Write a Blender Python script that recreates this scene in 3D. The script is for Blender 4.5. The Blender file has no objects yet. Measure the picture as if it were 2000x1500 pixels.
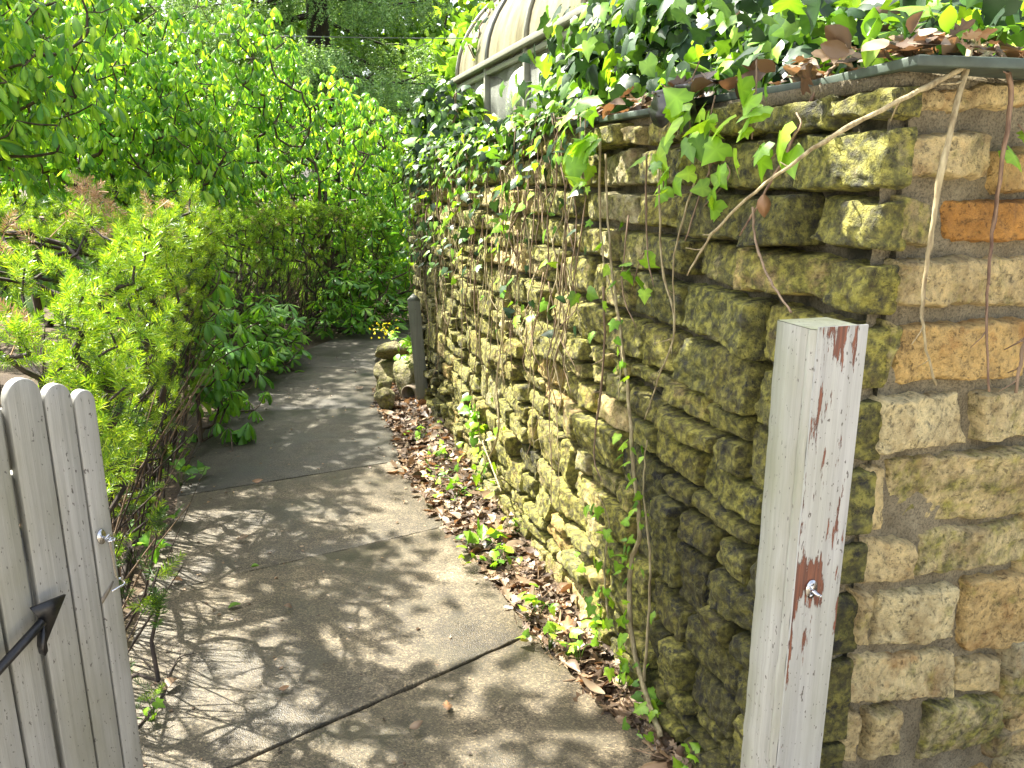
import bpy, math, random
import numpy as np
from mathutils import Vector, noise as mnoise

# ------------------------------------------------------------------ camera, sky, sun, exposure
SC = bpy.context.scene
FPX, IMG_W, IMG_H = 1560.0, 2000.0, 1500.0
PITCH = math.atan(395.0 / FPX)
EYE = np.array([0.0, 0.0, 1.6])
cam = bpy.data.cameras.new("camera")
cam.sensor_fit = 'HORIZONTAL'
cam.sensor_width = 36.0
cam.lens = FPX / IMG_W * 36.0
cam.clip_start = 0.02
cam.clip_end = 600.0
cam_ob = bpy.data.objects.new("camera", cam)
SC.collection.objects.link(cam_ob)
cam_ob.location = EYE
cam_ob.rotation_euler = (math.pi / 2 - PITCH, 0, 0)
SC.camera = cam_ob

SUN_EL = math.radians(55)
SUN_AZ = math.atan2(-0.76, 0.44)            # from +Y towards +X : front-left
SUN_DIR = np.array([math.sin(SUN_AZ) * math.cos(SUN_EL), math.cos(SUN_AZ) * math.cos(SUN_EL), math.sin(SUN_EL)])
world = bpy.data.worlds.new("World")
SC.world = world
world.use_nodes = True
wn = world.node_tree.nodes
sky = wn.new('ShaderNodeTexSky')
sky.sky_type = 'NISHITA'
sky.sun_disc = False
sky.sun_elevation = SUN_EL
sky.sun_rotation = SUN_AZ
sky.air_density = 0.8
sky.dust_density = 4.0
sky.ozone_density = 1.0
wn['Background'].inputs['Strength'].default_value = 0.135
hs_ = wn.new('ShaderNodeHueSaturation'); hs_.inputs['Saturation'].default_value = 0.55      # sky colour desaturated so shaded surfaces turn less blue
world.node_tree.links.new(sky.outputs[0], hs_.inputs['Color'])
world.node_tree.links.new(hs_.outputs[0], wn['Background'].inputs['Color'])
sun = bpy.data.lights.new("sun", 'SUN')
sun.energy = 5.0
sun.angle = math.radians(0.5)
sun.color = (1.0, 0.95, 0.85)
sun_ob = bpy.data.objects.new("sun", sun)
SC.collection.objects.link(sun_ob)
sun_ob.rotation_euler = Vector(SUN_DIR).to_track_quat('Z', 'Y').to_euler()
SC.view_settings.view_transform = 'Standard'
SC.view_settings.look = 'None'
SC.view_settings.exposure = 2.15
SC.view_settings.gamma = 1.0
SC.cycles.max_bounces = 8
SC.cycles.diffuse_bounces = 4
SC.cycles.glossy_bounces = 2
SC.cycles.transmission_bounces = 6
SC.cycles.transparent_max_bounces = 8
SC.cycles.caustics_reflective = False
SC.cycles.caustics_refractive = False

# ------------------------------------------------------------------ measuring helpers
cP, sP = math.cos(PITCH), math.sin(PITCH)
def ray(px, py):
    u = (px - 1000.0) / FPX; v = (750.0 - py) / FPX
    return np.array([u, cP + v * sP, -sP + v * cP])
def on_z(px, py, z=0.0):
    r = ray(px, py); return EYE + r * ((z - EYE[2]) / r[2])
def at_depth(px, py, D):
    return EYE + ray(px, py) * D
def on_plane(px, py, P, n):
    r = ray(px, py); n3 = np.array([n[0], n[1], 0.0])
    return EYE + r * (np.dot(np.array([P[0], P[1], EYE[2]]) - EYE, n3) / np.dot(r, n3))

# ------------------------------------------------------------------ mesh helpers
def catmull(pts, n):
    P = np.array(pts, float)
    P = np.vstack([2 * P[0] - P[1], P, 2 * P[-1] - P[-2]])
    out = []
    for i in range(1, len(P) - 2):
        for t in np.linspace(0, 1, n, endpoint=False):
            a, b, c, d = P[i - 1], P[i], P[i + 1], P[i + 2]
            out.append(0.5 * (2 * b + (c - a) * t + (2 * a - 5 * b + 4 * c - d) * t * t + (3 * b - a - 3 * c + d) * t ** 3))
    out.append(P[-2])
    return np.array(out)

class MB:
    """collects vertices and faces of ONE mesh"""
    def __init__(self):
        self.V = []; self.F = []; self.M = []; self.C = []; self.n = 0; self.has_c = False
    def add(self, V, F, mat=0, col=None):
        V = np.asarray(V, float).reshape(-1, 3)
        if not isinstance(F, list) or (len(F) and not isinstance(F[0], np.ndarray)):
            g = {}
            for f in F: g.setdefault(len(f), []).append(list(f))
            F = [np.array(x) for x in g.values()]
        for f in F:
            self.F.append(f + self.n); self.M.append(np.full(len(f), mat))
        self.V.append(V)
        if col is None: self.C.append(np.zeros((len(V), 4)))
        else:
            self.has_c = True
            self.C.append(np.broadcast_to(np.asarray(col, float), (len(V), 4)))
        self.n += len(V)
        return self
    def box(self, c, size, R=None, mat=0):
        h = np.array(size) / 2
        v = np.array([[x, y, z] for x in (-1, 1) for y in (-1, 1) for z in (-1, 1)]) * h
        if R is not None: v = v @ np.asarray(R).T
        return self.add(v + np.array(c), [(0, 1, 3, 2), (4, 6, 7, 5), (0, 4, 5, 1), (2, 3, 7, 6), (0, 2, 6, 4), (1, 5, 7, 3)], mat)
    def tube(self, pts, rad, sides=6, mat=0, cap=True):
        P = np.asarray(pts, float); n = len(P)
        r = np.broadcast_to(np.asarray(rad, float), (n,))
        T = np.gradient(P, axis=0); T /= np.linalg.norm(T, axis=1)[:, None] + 1e-9
        up = np.array([0.0, 0, 1]) if abs(T[0][2]) < 0.9 else np.array([1.0, 0, 0])
        N = np.cross(T[0], up); N /= np.linalg.norm(N)
        V = []
        a = np.linspace(0, 2 * math.pi, sides, endpoint=False)
        for i in range(n):
            N = N - T[i] * np.dot(N, T[i]); N /= np.linalg.norm(N) + 1e-9
            B = np.cross(T[i], N)
            V.append(P[i] + r[i] * (np.cos(a)[:, None] * N + np.sin(a)[:, None] * B))
        V = np.vstack(V); F = []
        for i in range(n - 1):
            for k in range(sides):
                k2 = (k + 1) % sides
                F.append((i * sides + k, i * sides + k2, (i + 1) * sides + k2, (i + 1) * sides + k))
        FF = [np.array(F)]
        if cap: FF.append(np.array([list(range(sides))[::-1], [(n - 1) * sides + k for k in range(sides)]]))
        return self.add(V, FF, mat)
    def prism(self, poly, off, mat=0):
        """3D polygon extruded by the vector off"""
        P = np.asarray(poly, float); n = len(P)
        V = np.vstack([P, P + np.asarray(off)])
        F = [np.array([[i, (i + 1) % n, n + (i + 1) % n, n + i] for i in range(n)]),
             np.array([list(range(n))[::-1], [n + i for i in range(n)]])]
        return self.add(V, F, mat)
    def build(self, name, mats, parent=None, loc=None, smooth=False, bevel=None):
        V = np.vstack(self.V)
        if loc is None and parent is None: loc = (0, 0, 0)
        base = world_loc(parent) if parent is not None else np.array(loc, float)
        if parent is not None and loc is not None: base = np.array(loc, float)
        V = V - base
        me = bpy.data.meshes.new(name)
        loops = np.concatenate([f.ravel() for f in self.F]).astype(np.int32)
        tot = np.concatenate([np.full(len(f), f.shape[1]) for f in self.F])
        start = np.concatenate([[0], np.cumsum(tot)[:-1]]).astype(np.int32)
        me.vertices.add(len(V)); me.vertices.foreach_set('co', V.ravel().astype(np.float32))
        me.loops.add(len(loops)); me.loops.foreach_set('vertex_index', loops)
        me.polygons.add(len(tot)); me.polygons.foreach_set('loop_start', start)
        mi = np.concatenate(self.M).astype(np.int32)
        if isinstance(mats, (list, tuple)):
            for m in mats: me.materials.append(m)
        else: me.materials.append(mats)
        me.polygons.foreach_set('material_index', mi)
        if smooth: me.polygons.foreach_set('use_smooth', np.ones(len(tot), bool))
        if self.has_c:
            at = me.color_attributes.new('wear', 'FLOAT_COLOR', 'POINT')
            at.data.foreach_set('color', np.vstack(self.C).ravel().astype(np.float32))
        me.update(calc_edges=True)
        me.validate()
        ob = bpy.data.objects.new(name, me)
        SC.collection.objects.link(ob)
        if parent is not None:
            ob.parent = parent
            ob.location = base - world_loc(parent)
        else: ob.location = base
        if bevel:
            b = ob.modifiers.new('bevel', 'BEVEL'); b.width = bevel; b.segments = 2; b.limit_method = 'ANGLE'
        return ob

def world_loc(o):
    L = np.zeros(3)
    while o is not None:
        L = L + np.array(o.location); o = o.parent
    return L
def tag(o, label=None, cat=None, group=None, kind=None):
    if label: o['label'] = label
    if cat: o['category'] = cat
    if group: o['group'] = group
    if kind: o['kind'] = kind
    return o
def thing(name, label, cat, loc, group=None):
    o = bpy.data.objects.new(name, None); SC.collection.objects.link(o)
    o.location = loc; o.empty_display_size = 0.1
    return tag(o, label, cat, group)

def norm(a): 
    a = np.asarray(a, float); return a / (np.linalg.norm(a, axis=-1, keepdims=True) + 1e-9)
def frames(y, n):
    """columns x,y,z : y kept, z as close to n as possible"""
    y = norm(y); x = norm(np.cross(y, n)); z = np.cross(x, y)
    return np.stack([x, y, z], axis=-1)
def scatter(mb, tv, tf, M, T, scale, mat=0, col=None):
    k = len(T); n = len(tv)
    V = np.einsum('kij,nj->kni', M, tv) * np.asarray(scale).reshape(-1, 1, 1) + T[:, None, :]
    FF = [(f[None] + (np.arange(k) * n)[:, None, None]).reshape(-1, f.shape[1]) for f in tf]
    c = None if col is None else np.repeat(col, n, axis=0)
    mb.add(V.reshape(-1, 3), FF, mat, c)
def edges_mesh(mb, P0, P1, r0, r1, sides=4, mat=0):
    P0 = np.asarray(P0); P1 = np.asarray(P1); k = len(P0)
    d = norm(P1 - P0)
    ref = np.where(np.abs(d[:, 2:3]) < 0.9, np.array([[0, 0, 1.0]]), np.array([[1.0, 0, 0]]))
    x = norm(np.cross(d, ref)); y = np.cross(d, x)
    a = np.linspace(0, 2 * math.pi, sides, endpoint=False)
    ring = np.cos(a)[None, :, None] * x[:, None, :] + np.sin(a)[None, :, None] * y[:, None, :]
    V = np.concatenate([P0[:, None, :] + ring * np.asarray(r0)[:, None, None], P1[:, None, :] + ring * np.asarray(r1)[:, None, None]], axis=1)
    f = np.array([[i, (i + 1) % sides, sides + (i + 1) % sides, sides + i] for i in range(sides)])
    F = (f[None] + (np.arange(k) * 2 * sides)[:, None, None]).reshape(-1, 4)
    mb.add(V.reshape(-1, 3), [F], mat)
def grow(roots, targets, rng, stiff=0.25, bend=0.12):
    """joins every target to the nearest node already grown -> skeleton arrays"""
    roots = np.asarray(roots, float); targets = np.asarray(targets, float)
    N = len(roots) + len(targets)
    P = np.zeros((N, 3)); P[:len(roots)] = roots
    plen = np.zeros(N); par = np.full(N, -1)
    for i in range(1, len(roots)): par[i] = i - 1 if stiff < 0 else 0      # one trunk, or stems meeting in one stool
    d0 = np.min(np.linalg.norm(targets[:, None] - roots[None], axis=2), axis=1)
    m = len(roots)
    st = abs(stiff)
    for t in targets[np.argsort(d0)]:
        d = np.linalg.norm(P[:m] - t, axis=1)
        pen = np.maximum(0, P[:m, 2] - t[2]) * 0.8           # grow upward rather than down
        j = np.argmin(d + st * plen[:m] + pen)
        P[m] = t; par[m] = j; plen[m] = plen[j] + d[j]; m += 1
    cnt = np.ones(N)
    for i in range(N - 1, -1, -1):
        if par[i] >= 0: cnt[par[i]] += cnt[i]
    return P, par, cnt
def skeleton(mb, P, par, cnt, r_tip, rng, power=0.42, bend=0.1, sides=4, rmax=1.0, mat=0):
    idx = np.where(par >= 0)[0]
    A = P[par[idx]]; B = P[idx]
    L = np.linalg.norm(B - A, axis=1)[:, None]
    mid = (A + B) / 2 + rng.normal(0, 1, A.shape) * L * bend * 0.6
    mid[:, 2] -= (L * bend * 0.5)[:, 0]
    rb = np.minimum(rmax, r_tip * cnt[idx] ** power)
    ra = np.minimum(rb * 1.18, rmax)
    rm = (ra + rb) / 2
    edges_mesh(mb, A, mid, ra, rm, sides, mat); edges_mesh(mb, mid, B, rm, rb, sides, mat)
    return B - mid, idx
def fbm(p, sc, oct=4):
    return mnoise.fractal(Vector((p[0] * sc, p[1] * sc, p[2] * sc)), 0.9, 2.1, oct)
RNG = np.random.default_rng(7)

# ------------------------------------------------------------------ materials
def mat_new(name):
    m = bpy.data.materials.new(name); m.use_nodes = True
    nt = m.node_tree
    return m, nt, nt.nodes, nt.links, nt.nodes['Principled BSDF']
def ramp(nodes, stops):
    r = nodes.new('ShaderNodeValToRGB')
    e = r.color_ramp.elements
    while len(e) < len(stops): e.new(0.5)
    for k, (p, c) in enumerate(stops):
        e[k].position = p; e[k].color = (c, c, c, 1) if isinstance(c, (int, float)) else (*c, 1)
    return r
def noise_tex(nodes, links, coord, scale, detail=4, rough=0.55, dim=None):
    n = nodes.new('ShaderNodeTexNoise'); n.inputs['Scale'].default_value = scale
    n.inputs['Detail'].default_value = detail; n.inputs['Roughness'].default_value = rough
    links.new(coord, n.inputs['Vector']); return n
def mix(nodes, links, fac, a, b, typ='MIX'):
    m = nodes.new('ShaderNodeMix'); m.data_type = 'RGBA'; m.blend_type = typ
    for s, v in ((m.inputs[0], fac), (m.inputs[6], a), (m.inputs[7], b)):
        if isinstance(v, bpy.types.NodeSocket): links.new(v, s)
        elif isinstance(v, (int, float)): s.default_value = v
        else: s.default_value = (*v, 1)
    return m.outputs[2]
def scaled(nodes, links, sock, sc):
    mp = nodes.new('ShaderNodeMapping'); mp.inputs['Scale'].default_value = sc
    links.new(sock, mp.inputs['Vector']); return mp.outputs[0]
def bump(nodes, links, h, dist, strength=1.0, normal=None):
    b = nodes.new('ShaderNodeBump'); b.inputs['Distance'].default_value = dist; b.inputs['Strength'].default_value = strength
    links.new(h, b.inputs['Height'])
    if normal is not None: links.new(normal, b.inputs['Normal'])
    return b.outputs[0]

def leaf_material(name, stops, rough=0.45, transl=0.4, tint=(1.25, 1.2, 0.5), spec=0.5):
    """leaf: colour differs from leaf to leaf, light passes through the blade"""
    m, nt, N, L, p = mat_new(name)
    g = N.new('ShaderNodeNewGeometry')
    r = ramp(N, stops); L.new(g.outputs['Random Per Island'], r.inputs[0])
    tc = N.new('ShaderNodeTexCoord')
    nz = noise_tex(N, L, tc.outputs['Object'], 3.0, 2)
    rr = ramp(N, [(0.3, 0.75), (0.7, 1.2)]); L.new(nz.outputs['Fac'], rr.inputs[0])
    col = mix(N, L, 1.0, r.outputs[0], rr.outputs[0], 'MULTIPLY')
    at = N.new('ShaderNodeAttribute'); at.attribute_name = 'wear'                     # pale veins
    sv = N.new('ShaderNodeSeparateColor'); L.new(at.outputs['Color'], sv.inputs[0])
    vm = N.new('ShaderNodeMath'); vm.operation = 'POWER'; L.new(sv.outputs[0], vm.inputs[0]); vm.inputs[1].default_value = 1.6
    col = mix(N, L, vm.outputs[0], col, mix(N, L, 1.0, col, (1.55, 1.42, 1.35), 'MULTIPLY'))
    L.new(col, p.inputs['Base Color']); p.inputs['Roughness'].default_value = rough
    p.inputs['Specular IOR Level'].default_value = spec
    t = N.new('ShaderNodeBsdfTranslucent')
    L.new(mix(N, L, 1.0, col, tint, 'MULTIPLY'), t.inputs['Color'])
    mx = N.new('ShaderNodeMixShader'); mx.inputs[0].default_value = transl
    L.new(p.outputs[0], mx.inputs[1]); L.new(t.outputs[0], mx.inputs[2])
    L.new(mx.outputs[0], N['Material Output'].inputs['Surface'])
    return m
def bark_material(name, a, b, scale=30, rough=0.85):
    m, nt, N, L, p = mat_new(name)
    tc = N.new('ShaderNodeTexCoord')
    nz = noise_tex(N, L, scaled(N, L, tc.outputs['Object'], (1, 1, 0.25)), scale, 4)
    r = ramp(N, [(0.3, a), (0.7, b)]); L.new(nz.outputs['Fac'], r.inputs[0])
    L.new(r.outputs[0], p.inputs['Base Color']); p.inputs['Roughness'].default_value = rough
    L.new(bump(N, L, nz.outputs['Fac'], 0.006), p.inputs['Normal'])
    return m
def plain(name, col, rough=0.5, metal=0.0, var=0.15, scale=40):
    m, nt, N, L, p = mat_new(name)
    tc = N.new('ShaderNodeTexCoord'); nz = noise_tex(N, L, tc.outputs['Object'], scale, 5)
    r = ramp(N, [(0.3, tuple(c * (1 - var) for c in col)), (0.7, tuple(min(1, c * (1 + var)) for c in col))])
    L.new(nz.outputs['Fac'], r.inputs[0]); L.new(r.outputs[0], p.inputs['Base Color'])
    p.inputs['Roughness'].default_value = rough; p.inputs['Metallic'].default_value = metal
    L.new(bump(N, L, nz.outputs['Fac'], 0.001), p.inputs['Normal'])
    return m

def stone_material():
    m, nt, N, L, p = mat_new('limestone')
    tc = N.new('ShaderNodeTexCoord'); ob = tc.outputs['Object']
    at = N.new('ShaderNodeAttribute'); at.attribute_name = 'wear'
    sep = N.new('ShaderNodeSeparateColor'); L.new(at.outputs['Color'], sep.inputs[0])
    tone = ramp(N, [(0.0, (0.52, 0.41, 0.20)), (0.3, (0.64, 0.52, 0.27)), (0.55, (0.62, 0.42, 0.15)), (0.75, (0.72, 0.62, 0.35)), (0.9, (0.40, 0.36, 0.22)), (1.0, (0.50, 0.25, 0.055))])
    L.new(sep.outputs[0], tone.inputs[0])
    n1 = noise_tex(N, L, ob, 9, 6, 0.65); n2 = noise_tex(N, L, ob, 60, 6, 0.7); n3 = noise_tex(N, L, ob, 260, 3, 0.6)
    v1 = ramp(N, [(0.32, (0.42, 0.34, 0.22)), (0.50, (0.95, 0.92, 0.84)), (0.70, (1.3, 1.25, 1.08))]); L.new(n1.outputs['Fac'], v1.inputs[0])
    c = mix(N, L, 0.75, tone.outputs[0], v1.outputs[0], 'MULTIPLY')
    v2 = ramp(N, [(0.32, 0.16), (0.46, 0.88), (0.7, 1.3)]); L.new(n2.outputs['Fac'], v2.inputs[0])
    c = mix(N, L, 0.8, c, v2.outputs[0], 'MULTIPLY')
    # orange iron stain
    n4 = noise_tex(N, L, ob, 14, 4, 0.6)
    o = ramp(N, [(0.52, 0.0), (0.66, 1.0)]); L.new(n4.outputs['Fac'], o.inputs[0])
    om = N.new('ShaderNodeMath'); om.operation = 'MULTIPLY'; L.new(o.outputs[0], om.inputs[0]); L.new(sep.outputs[2], om.inputs[1])
    c = mix(N, L, om.outputs[0], c, (0.42, 0.20, 0.045))
    # moss and algae
    n5 = noise_tex(N, L, ob, 17, 7, 0.7)
    ad = N.new('ShaderNodeMath'); ad.operation = 'ADD'; L.new(n5.outputs['Fac'], ad.inputs[0]); L.new(sep.outputs[1], ad.inputs[1])
    mo = ramp(N, [(0.60, 0.0), (0.84, 0.88)]); L.new(ad.outputs[0], mo.inputs[0])
    n6 = noise_tex(N, L, ob, 45, 4, 0.6)
    mc = ramp(N, [(0.32, (0.014, 0.018, 0.005)), (0.47, (0.12, 0.125, 0.016)), (0.62, (0.38, 0.36, 0.055))]); L.new(n6.outputs['Fac'], mc.inputs[0])
    c = mix(N, L, mo.outputs[0], c, mc.outputs[0])
    # black lichen
    n7 = noise_tex(N, L, ob, 23, 6, 0.75)
    bl = ramp(N, [(0.52, 0.0), (0.66, 1.0)]); L.new(n7.outputs['Fac'], bl.inputs[0])
    bm = N.new('ShaderNodeMath'); bm.operation = 'MULTIPLY'; bm.use_clamp = True; g2 = N.new('ShaderNodeMath'); g2.operation = 'MULTIPLY'; g2.inputs[1].default_value = 2.0; L.new(sep.outputs[1], g2.inputs[0]); L.new(bl.outputs[0], bm.inputs[0]); L.new(g2.outputs[0], bm.inputs[1])
    c = mix(N, L, bm.outputs[0], c, (0.035, 0.035, 0.028))
    # black damp algae where growth is thickest, plus painted shade at the near corner
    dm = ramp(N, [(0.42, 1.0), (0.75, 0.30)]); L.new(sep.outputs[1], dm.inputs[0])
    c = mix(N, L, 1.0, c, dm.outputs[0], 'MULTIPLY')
    # small pits
    vo = N.new('ShaderNodeTexVoronoi'); vo.inputs['Scale'].default_value = 55; L.new(mix(N, L, 0.08, ob, n2.outputs['Color']), vo.inputs['Vector'])
    pt = ramp(N, [(0.12, 0.08), (0.26, 1.0)]); L.new(vo.outputs['Distance'], pt.inputs[0])
    c = mix(N, L, 0.6, c, pt.outputs[0], 'MULTIPLY')
    L.new(c, p.inputs['Base Color']); p.inputs['Roughness'].default_value = 0.8
    vo2 = N.new('ShaderNodeTexVoronoi'); vo2.inputs['Scale'].default_value = 32; L.new(mix(N, L, 0.06, ob, n1.outputs['Color']), vo2.inputs['Vector'])      # chipped faces
    h = mix(N, L, 0.45, n1.outputs['Fac'], n2.outputs['Fac']); h = mix(N, L, 0.30, h, vo2.outputs['Distance']); h = mix(N, L, 0.18, h, n3.outputs['Fac']); h = mix(N, L, 0.12, h, pt.outputs[0])
    L.new(bump(N, L, h, 0.05, 1.0), p.inputs['Normal'])
    return m
def mortar_material():
    m, nt, N, L, p = mat_new('mortar')
    tc = N.new('ShaderNodeTexCoord'); ob = tc.outputs['Object']
    at = N.new('ShaderNodeAttribute'); at.attribute_name = 'wear'
    sep = N.new('ShaderNodeSeparateColor'); L.new(at.outputs['Color'], sep.inputs[0])
    n1 = noise_tex(N, L, ob, 14, 5); n2 = noise_tex(N, L, ob, 190, 4, 0.7)
    r = ramp(N, [(0.3, (0.23, 0.19, 0.11)), (0.7, (0.44, 0.375, 0.235))]); L.new(n1.outputs['Fac'], r.inputs[0])
    r2 = ramp(N, [(0.35, 0.3), (0.55, 1.1)]); L.new(n2.outputs['Fac'], r2.inputs[0])
    c = mix(N, L, 0.75, r.outputs[0], r2.outputs[0], 'MULTIPLY')
    ad = N.new('ShaderNodeMath'); ad.operation = 'ADD'; L.new(n1.outputs['Fac'], ad.inputs[0]); L.new(sep.outputs[1], ad.inputs[1])
    mo = ramp(N, [(0.65, 0.0), (0.92, 0.92)]); L.new(ad.outputs[0], mo.inputs[0])
    c = mix(N, L, mo.outputs[0], c, (0.028, 0.028, 0.012))
    L.new(c, p.inputs['Base Color']); p.inputs['Roughness'].default_value = 0.9
    n3 = noise_tex(N, L, ob, 55, 5, 0.7)
    L.new(bump(N, L, mix(N, L, 0.5, n3.outputs['Fac'], n2.outputs['Fac']), 0.03), p.inputs['Normal'])
    return m
def concrete_material():
    m, nt, N, L, p = mat_new('path_concrete')
    tc = N.new('ShaderNodeTexCoord'); ob = tc.outputs['Object']
    n1 = noise_tex(N, L, ob, 2.2, 5); n2 = noise_tex(N, L, ob, 180, 3, 0.8); n3 = noise_tex(N, L, ob, 14, 6)
    r = ramp(N, [(0.3, (0.046, 0.037, 0.022)), (0.5, (0.108, 0.086, 0.051)), (0.7, (0.172, 0.138, 0.086))]); L.new(n1.outputs['Fac'], r.inputs[0])
    v = N.new('ShaderNodeTexVoronoi'); v.inputs['Scale'].default_value = 210; L.new(ob, v.inputs['Vector'])
    hs = N.new('ShaderNodeSeparateColor'); L.new(v.outputs['Color'], hs.inputs[0])
    g = ramp(N, [(0.05, 0.22), (0.35, 0.8), (0.75, 1.15), (0.96, 2.4)]); L.new(hs.outputs[0], g.inputs[0])
    c = mix(N, L, 0.75, r.outputs[0], g.outputs[0], 'MULTIPLY')
    g3 = ramp(N, [(0.33, 0.5), (0.6, 1.15)]); L.new(n3.outputs['Fac'], g3.inputs[0])
    c = mix(N, L, 0.6, c, g3.outputs[0], 'MULTIPLY')
    n4 = noise_tex(N, L, ob, 5.5, 7, 0.65)                       # old stains and a film of algae
    s4 = ramp(N, [(0.50, 0.0), (0.68, 0.55)]); L.new(n4.outputs['Fac'], s4.inputs[0])
    c = mix(N, L, s4.outputs[0], c, (0.055, 0.05, 0.028))
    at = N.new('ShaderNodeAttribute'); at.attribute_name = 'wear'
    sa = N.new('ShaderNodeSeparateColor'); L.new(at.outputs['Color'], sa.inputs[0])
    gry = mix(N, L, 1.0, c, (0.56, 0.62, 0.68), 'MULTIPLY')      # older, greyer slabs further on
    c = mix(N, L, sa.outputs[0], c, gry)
    L.new(c, p.inputs['Base Color'])
    ro = ramp(N, [(0.35, 0.38), (0.6, 0.75)]); L.new(n1.outputs['Fac'], ro.inputs[0]); L.new(ro.outputs[0], p.inputs['Roughness'])
    h = mix(N, L, 0.5, v.outputs['Distance'], n2.outputs['Fac'])
    L.new(bump(N, L, h, 0.004, 0.8), p.inputs['Normal'])
    return m
def soil_material():
    m, nt, N, L, p = mat_new('soil')
    tc = N.new('ShaderNodeTexCoord'); ob = tc.outputs['Object']
    n1 = noise_tex(N, L, ob, 1.3, 6); n2 = noise_tex(N, L, ob, 40, 5)
    r = ramp(N, [(0.3, (0.05, 0.033, 0.02)), (0.55, (0.10, 0.07, 0.04)), (0.75, (0.09, 0.10, 0.03))]); L.new(n1.outputs['Fac'], r.inputs[0])
    r2 = ramp(N, [(0.3, 0.5), (0.7, 1.3)]); L.new(n2.outputs['Fac'], r2.inputs[0])
    L.new(mix(N, L, 1.0, r.outputs[0], r2.outputs[0], 'MULTIPLY'), p.inputs['Base Color']); p.inputs['Roughness'].default_value = 0.95
    L.new(bump(N, L, n2.outputs['Fac'], 0.02), p.inputs['Normal'])
    return m
def paint_material(name, base, dirt, peel=False, moss_top=0.0):
    """old pale grey paint on wood: brush streaks, specks, green dirt; peel shows red-brown wood"""
    m, nt, N, L, p = mat_new(name)
    tc = N.new('ShaderNodeTexCoord'); ob = tc.outputs['Object']
    st = noise_tex(N, L, scaled(N, L, ob, (90, 90, 2.5)), 1.0, 6, 0.6)
    r = ramp(N, [(0.25, tuple(c * 0.66 for c in base)), (0.6, base), (0.8, tuple(c * 1.06 for c in base))]); L.new(st.outputs['Fac'], r.inputs[0])
    n1 = noise_tex(N, L, scaled(N, L, ob, (9, 9, 3)), 1.0, 5)
    d = ramp(N, [(0.42, 0.0), (0.70, 0.75)]); L.new(n1.outputs['Fac'], d.inputs[0])
    c = mix(N, L, d.outputs[0], r.outputs[0], dirt)
    sp = noise_tex(N, L, scaled(N, L, ob, (1, 1, 0.45)), 190, 2, 0.5)
    s = ramp(N, [(0.29, 1.0), (0.33, 0.0)]); L.new(sp.outputs['Fac'], s.inputs[0])
    c = mix(N, L, s.outputs[0], c, (0.10, 0.09, 0.08))
    h = st.outputs['Fac']
    if peel:
        pn = noise_tex(N, L, scaled(N, L, ob, (75, 75, 10)), 1.0, 8, 0.68)
        sx = N.new('ShaderNodeSeparateXYZ'); L.new(ob, sx.inputs[0])
        at = N.new('ShaderNodeAttribute'); at.attribute_name = 'wear'
        ss = N.new('ShaderNodeSeparateColor'); L.new(at.outputs['Color'], ss.inputs[0])
        ad = N.new('ShaderNodeMath'); ad.operation = 'ADD'; L.new(pn.outputs['Fac'], ad.inputs[0]); L.new(ss.outputs[0], ad.inputs[1])
        pk = ramp(N, [(0.665, 0.0), (0.68, 1.0)]); L.new(ad.outputs[0], pk.inputs[0])
        wn_ = noise_tex(N, L, scaled(N, L, ob, (200, 200, 8)), 1.0, 4)
        wc = ramp(N, [(0.35, (0.065, 0.02, 0.012)), (0.65, (0.20, 0.065, 0.03))]); L.new(wn_.outputs['Fac'], wc.inputs[0])
        c = mix(N, L, pk.outputs[0], c, wc.outputs[0])
        h = mix(N, L, 0.6, h, pk.outputs[0], 'SUBTRACT')
    L.new(c, p.inputs['Base Color']); p.inputs['Roughness'].default_value = 0.5
    L.new(bump(N, L, h, 0.0025, 0.8), p.inputs['Normal'])
    return m
def glass_material():
    m, nt, N, L, p = mat_new('window_glass')
    tr = N.new('ShaderNodeBsdfTransparent'); tr.inputs[0].default_value = (0.86, 0.92, 0.88, 1)
    gl = N.new('ShaderNodeBsdfGlossy'); gl.inputs['Roughness'].default_value = 0.03
    fr = N.new('ShaderNodeFresnel'); fr.inputs[0].default_value = 1.5
    mx = N.new('ShaderNodeMixShader'); L.new(fr.outputs[0], mx.inputs[0]); L.new(tr.outputs[0], mx.inputs[1]); L.new(gl.outputs[0], mx.inputs[2])
    di = N.new('ShaderNodeBsdfDiffuse'); di.inputs[0].default_value = (0.55, 0.58, 0.5, 1)
    tc = N.new('ShaderNodeTexCoord'); nz = noise_tex(N, L, tc.outputs['Object'], 5, 5)
    r = ramp(N, [(0.35, 0.08), (0.7, 0.35)]); L.new(nz.outputs['Fac'], r.inputs[0])
    m2 = N.new('ShaderNodeMixShader'); L.new(r.outputs[0], m2.inputs[0]); L.new(mx.outputs[0], m2.inputs[1]); L.new(di.outputs[0], m2.inputs[2])
    L.new(m2.outputs[0], N['Material Output'].inputs['Surface'])
    return m
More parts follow.
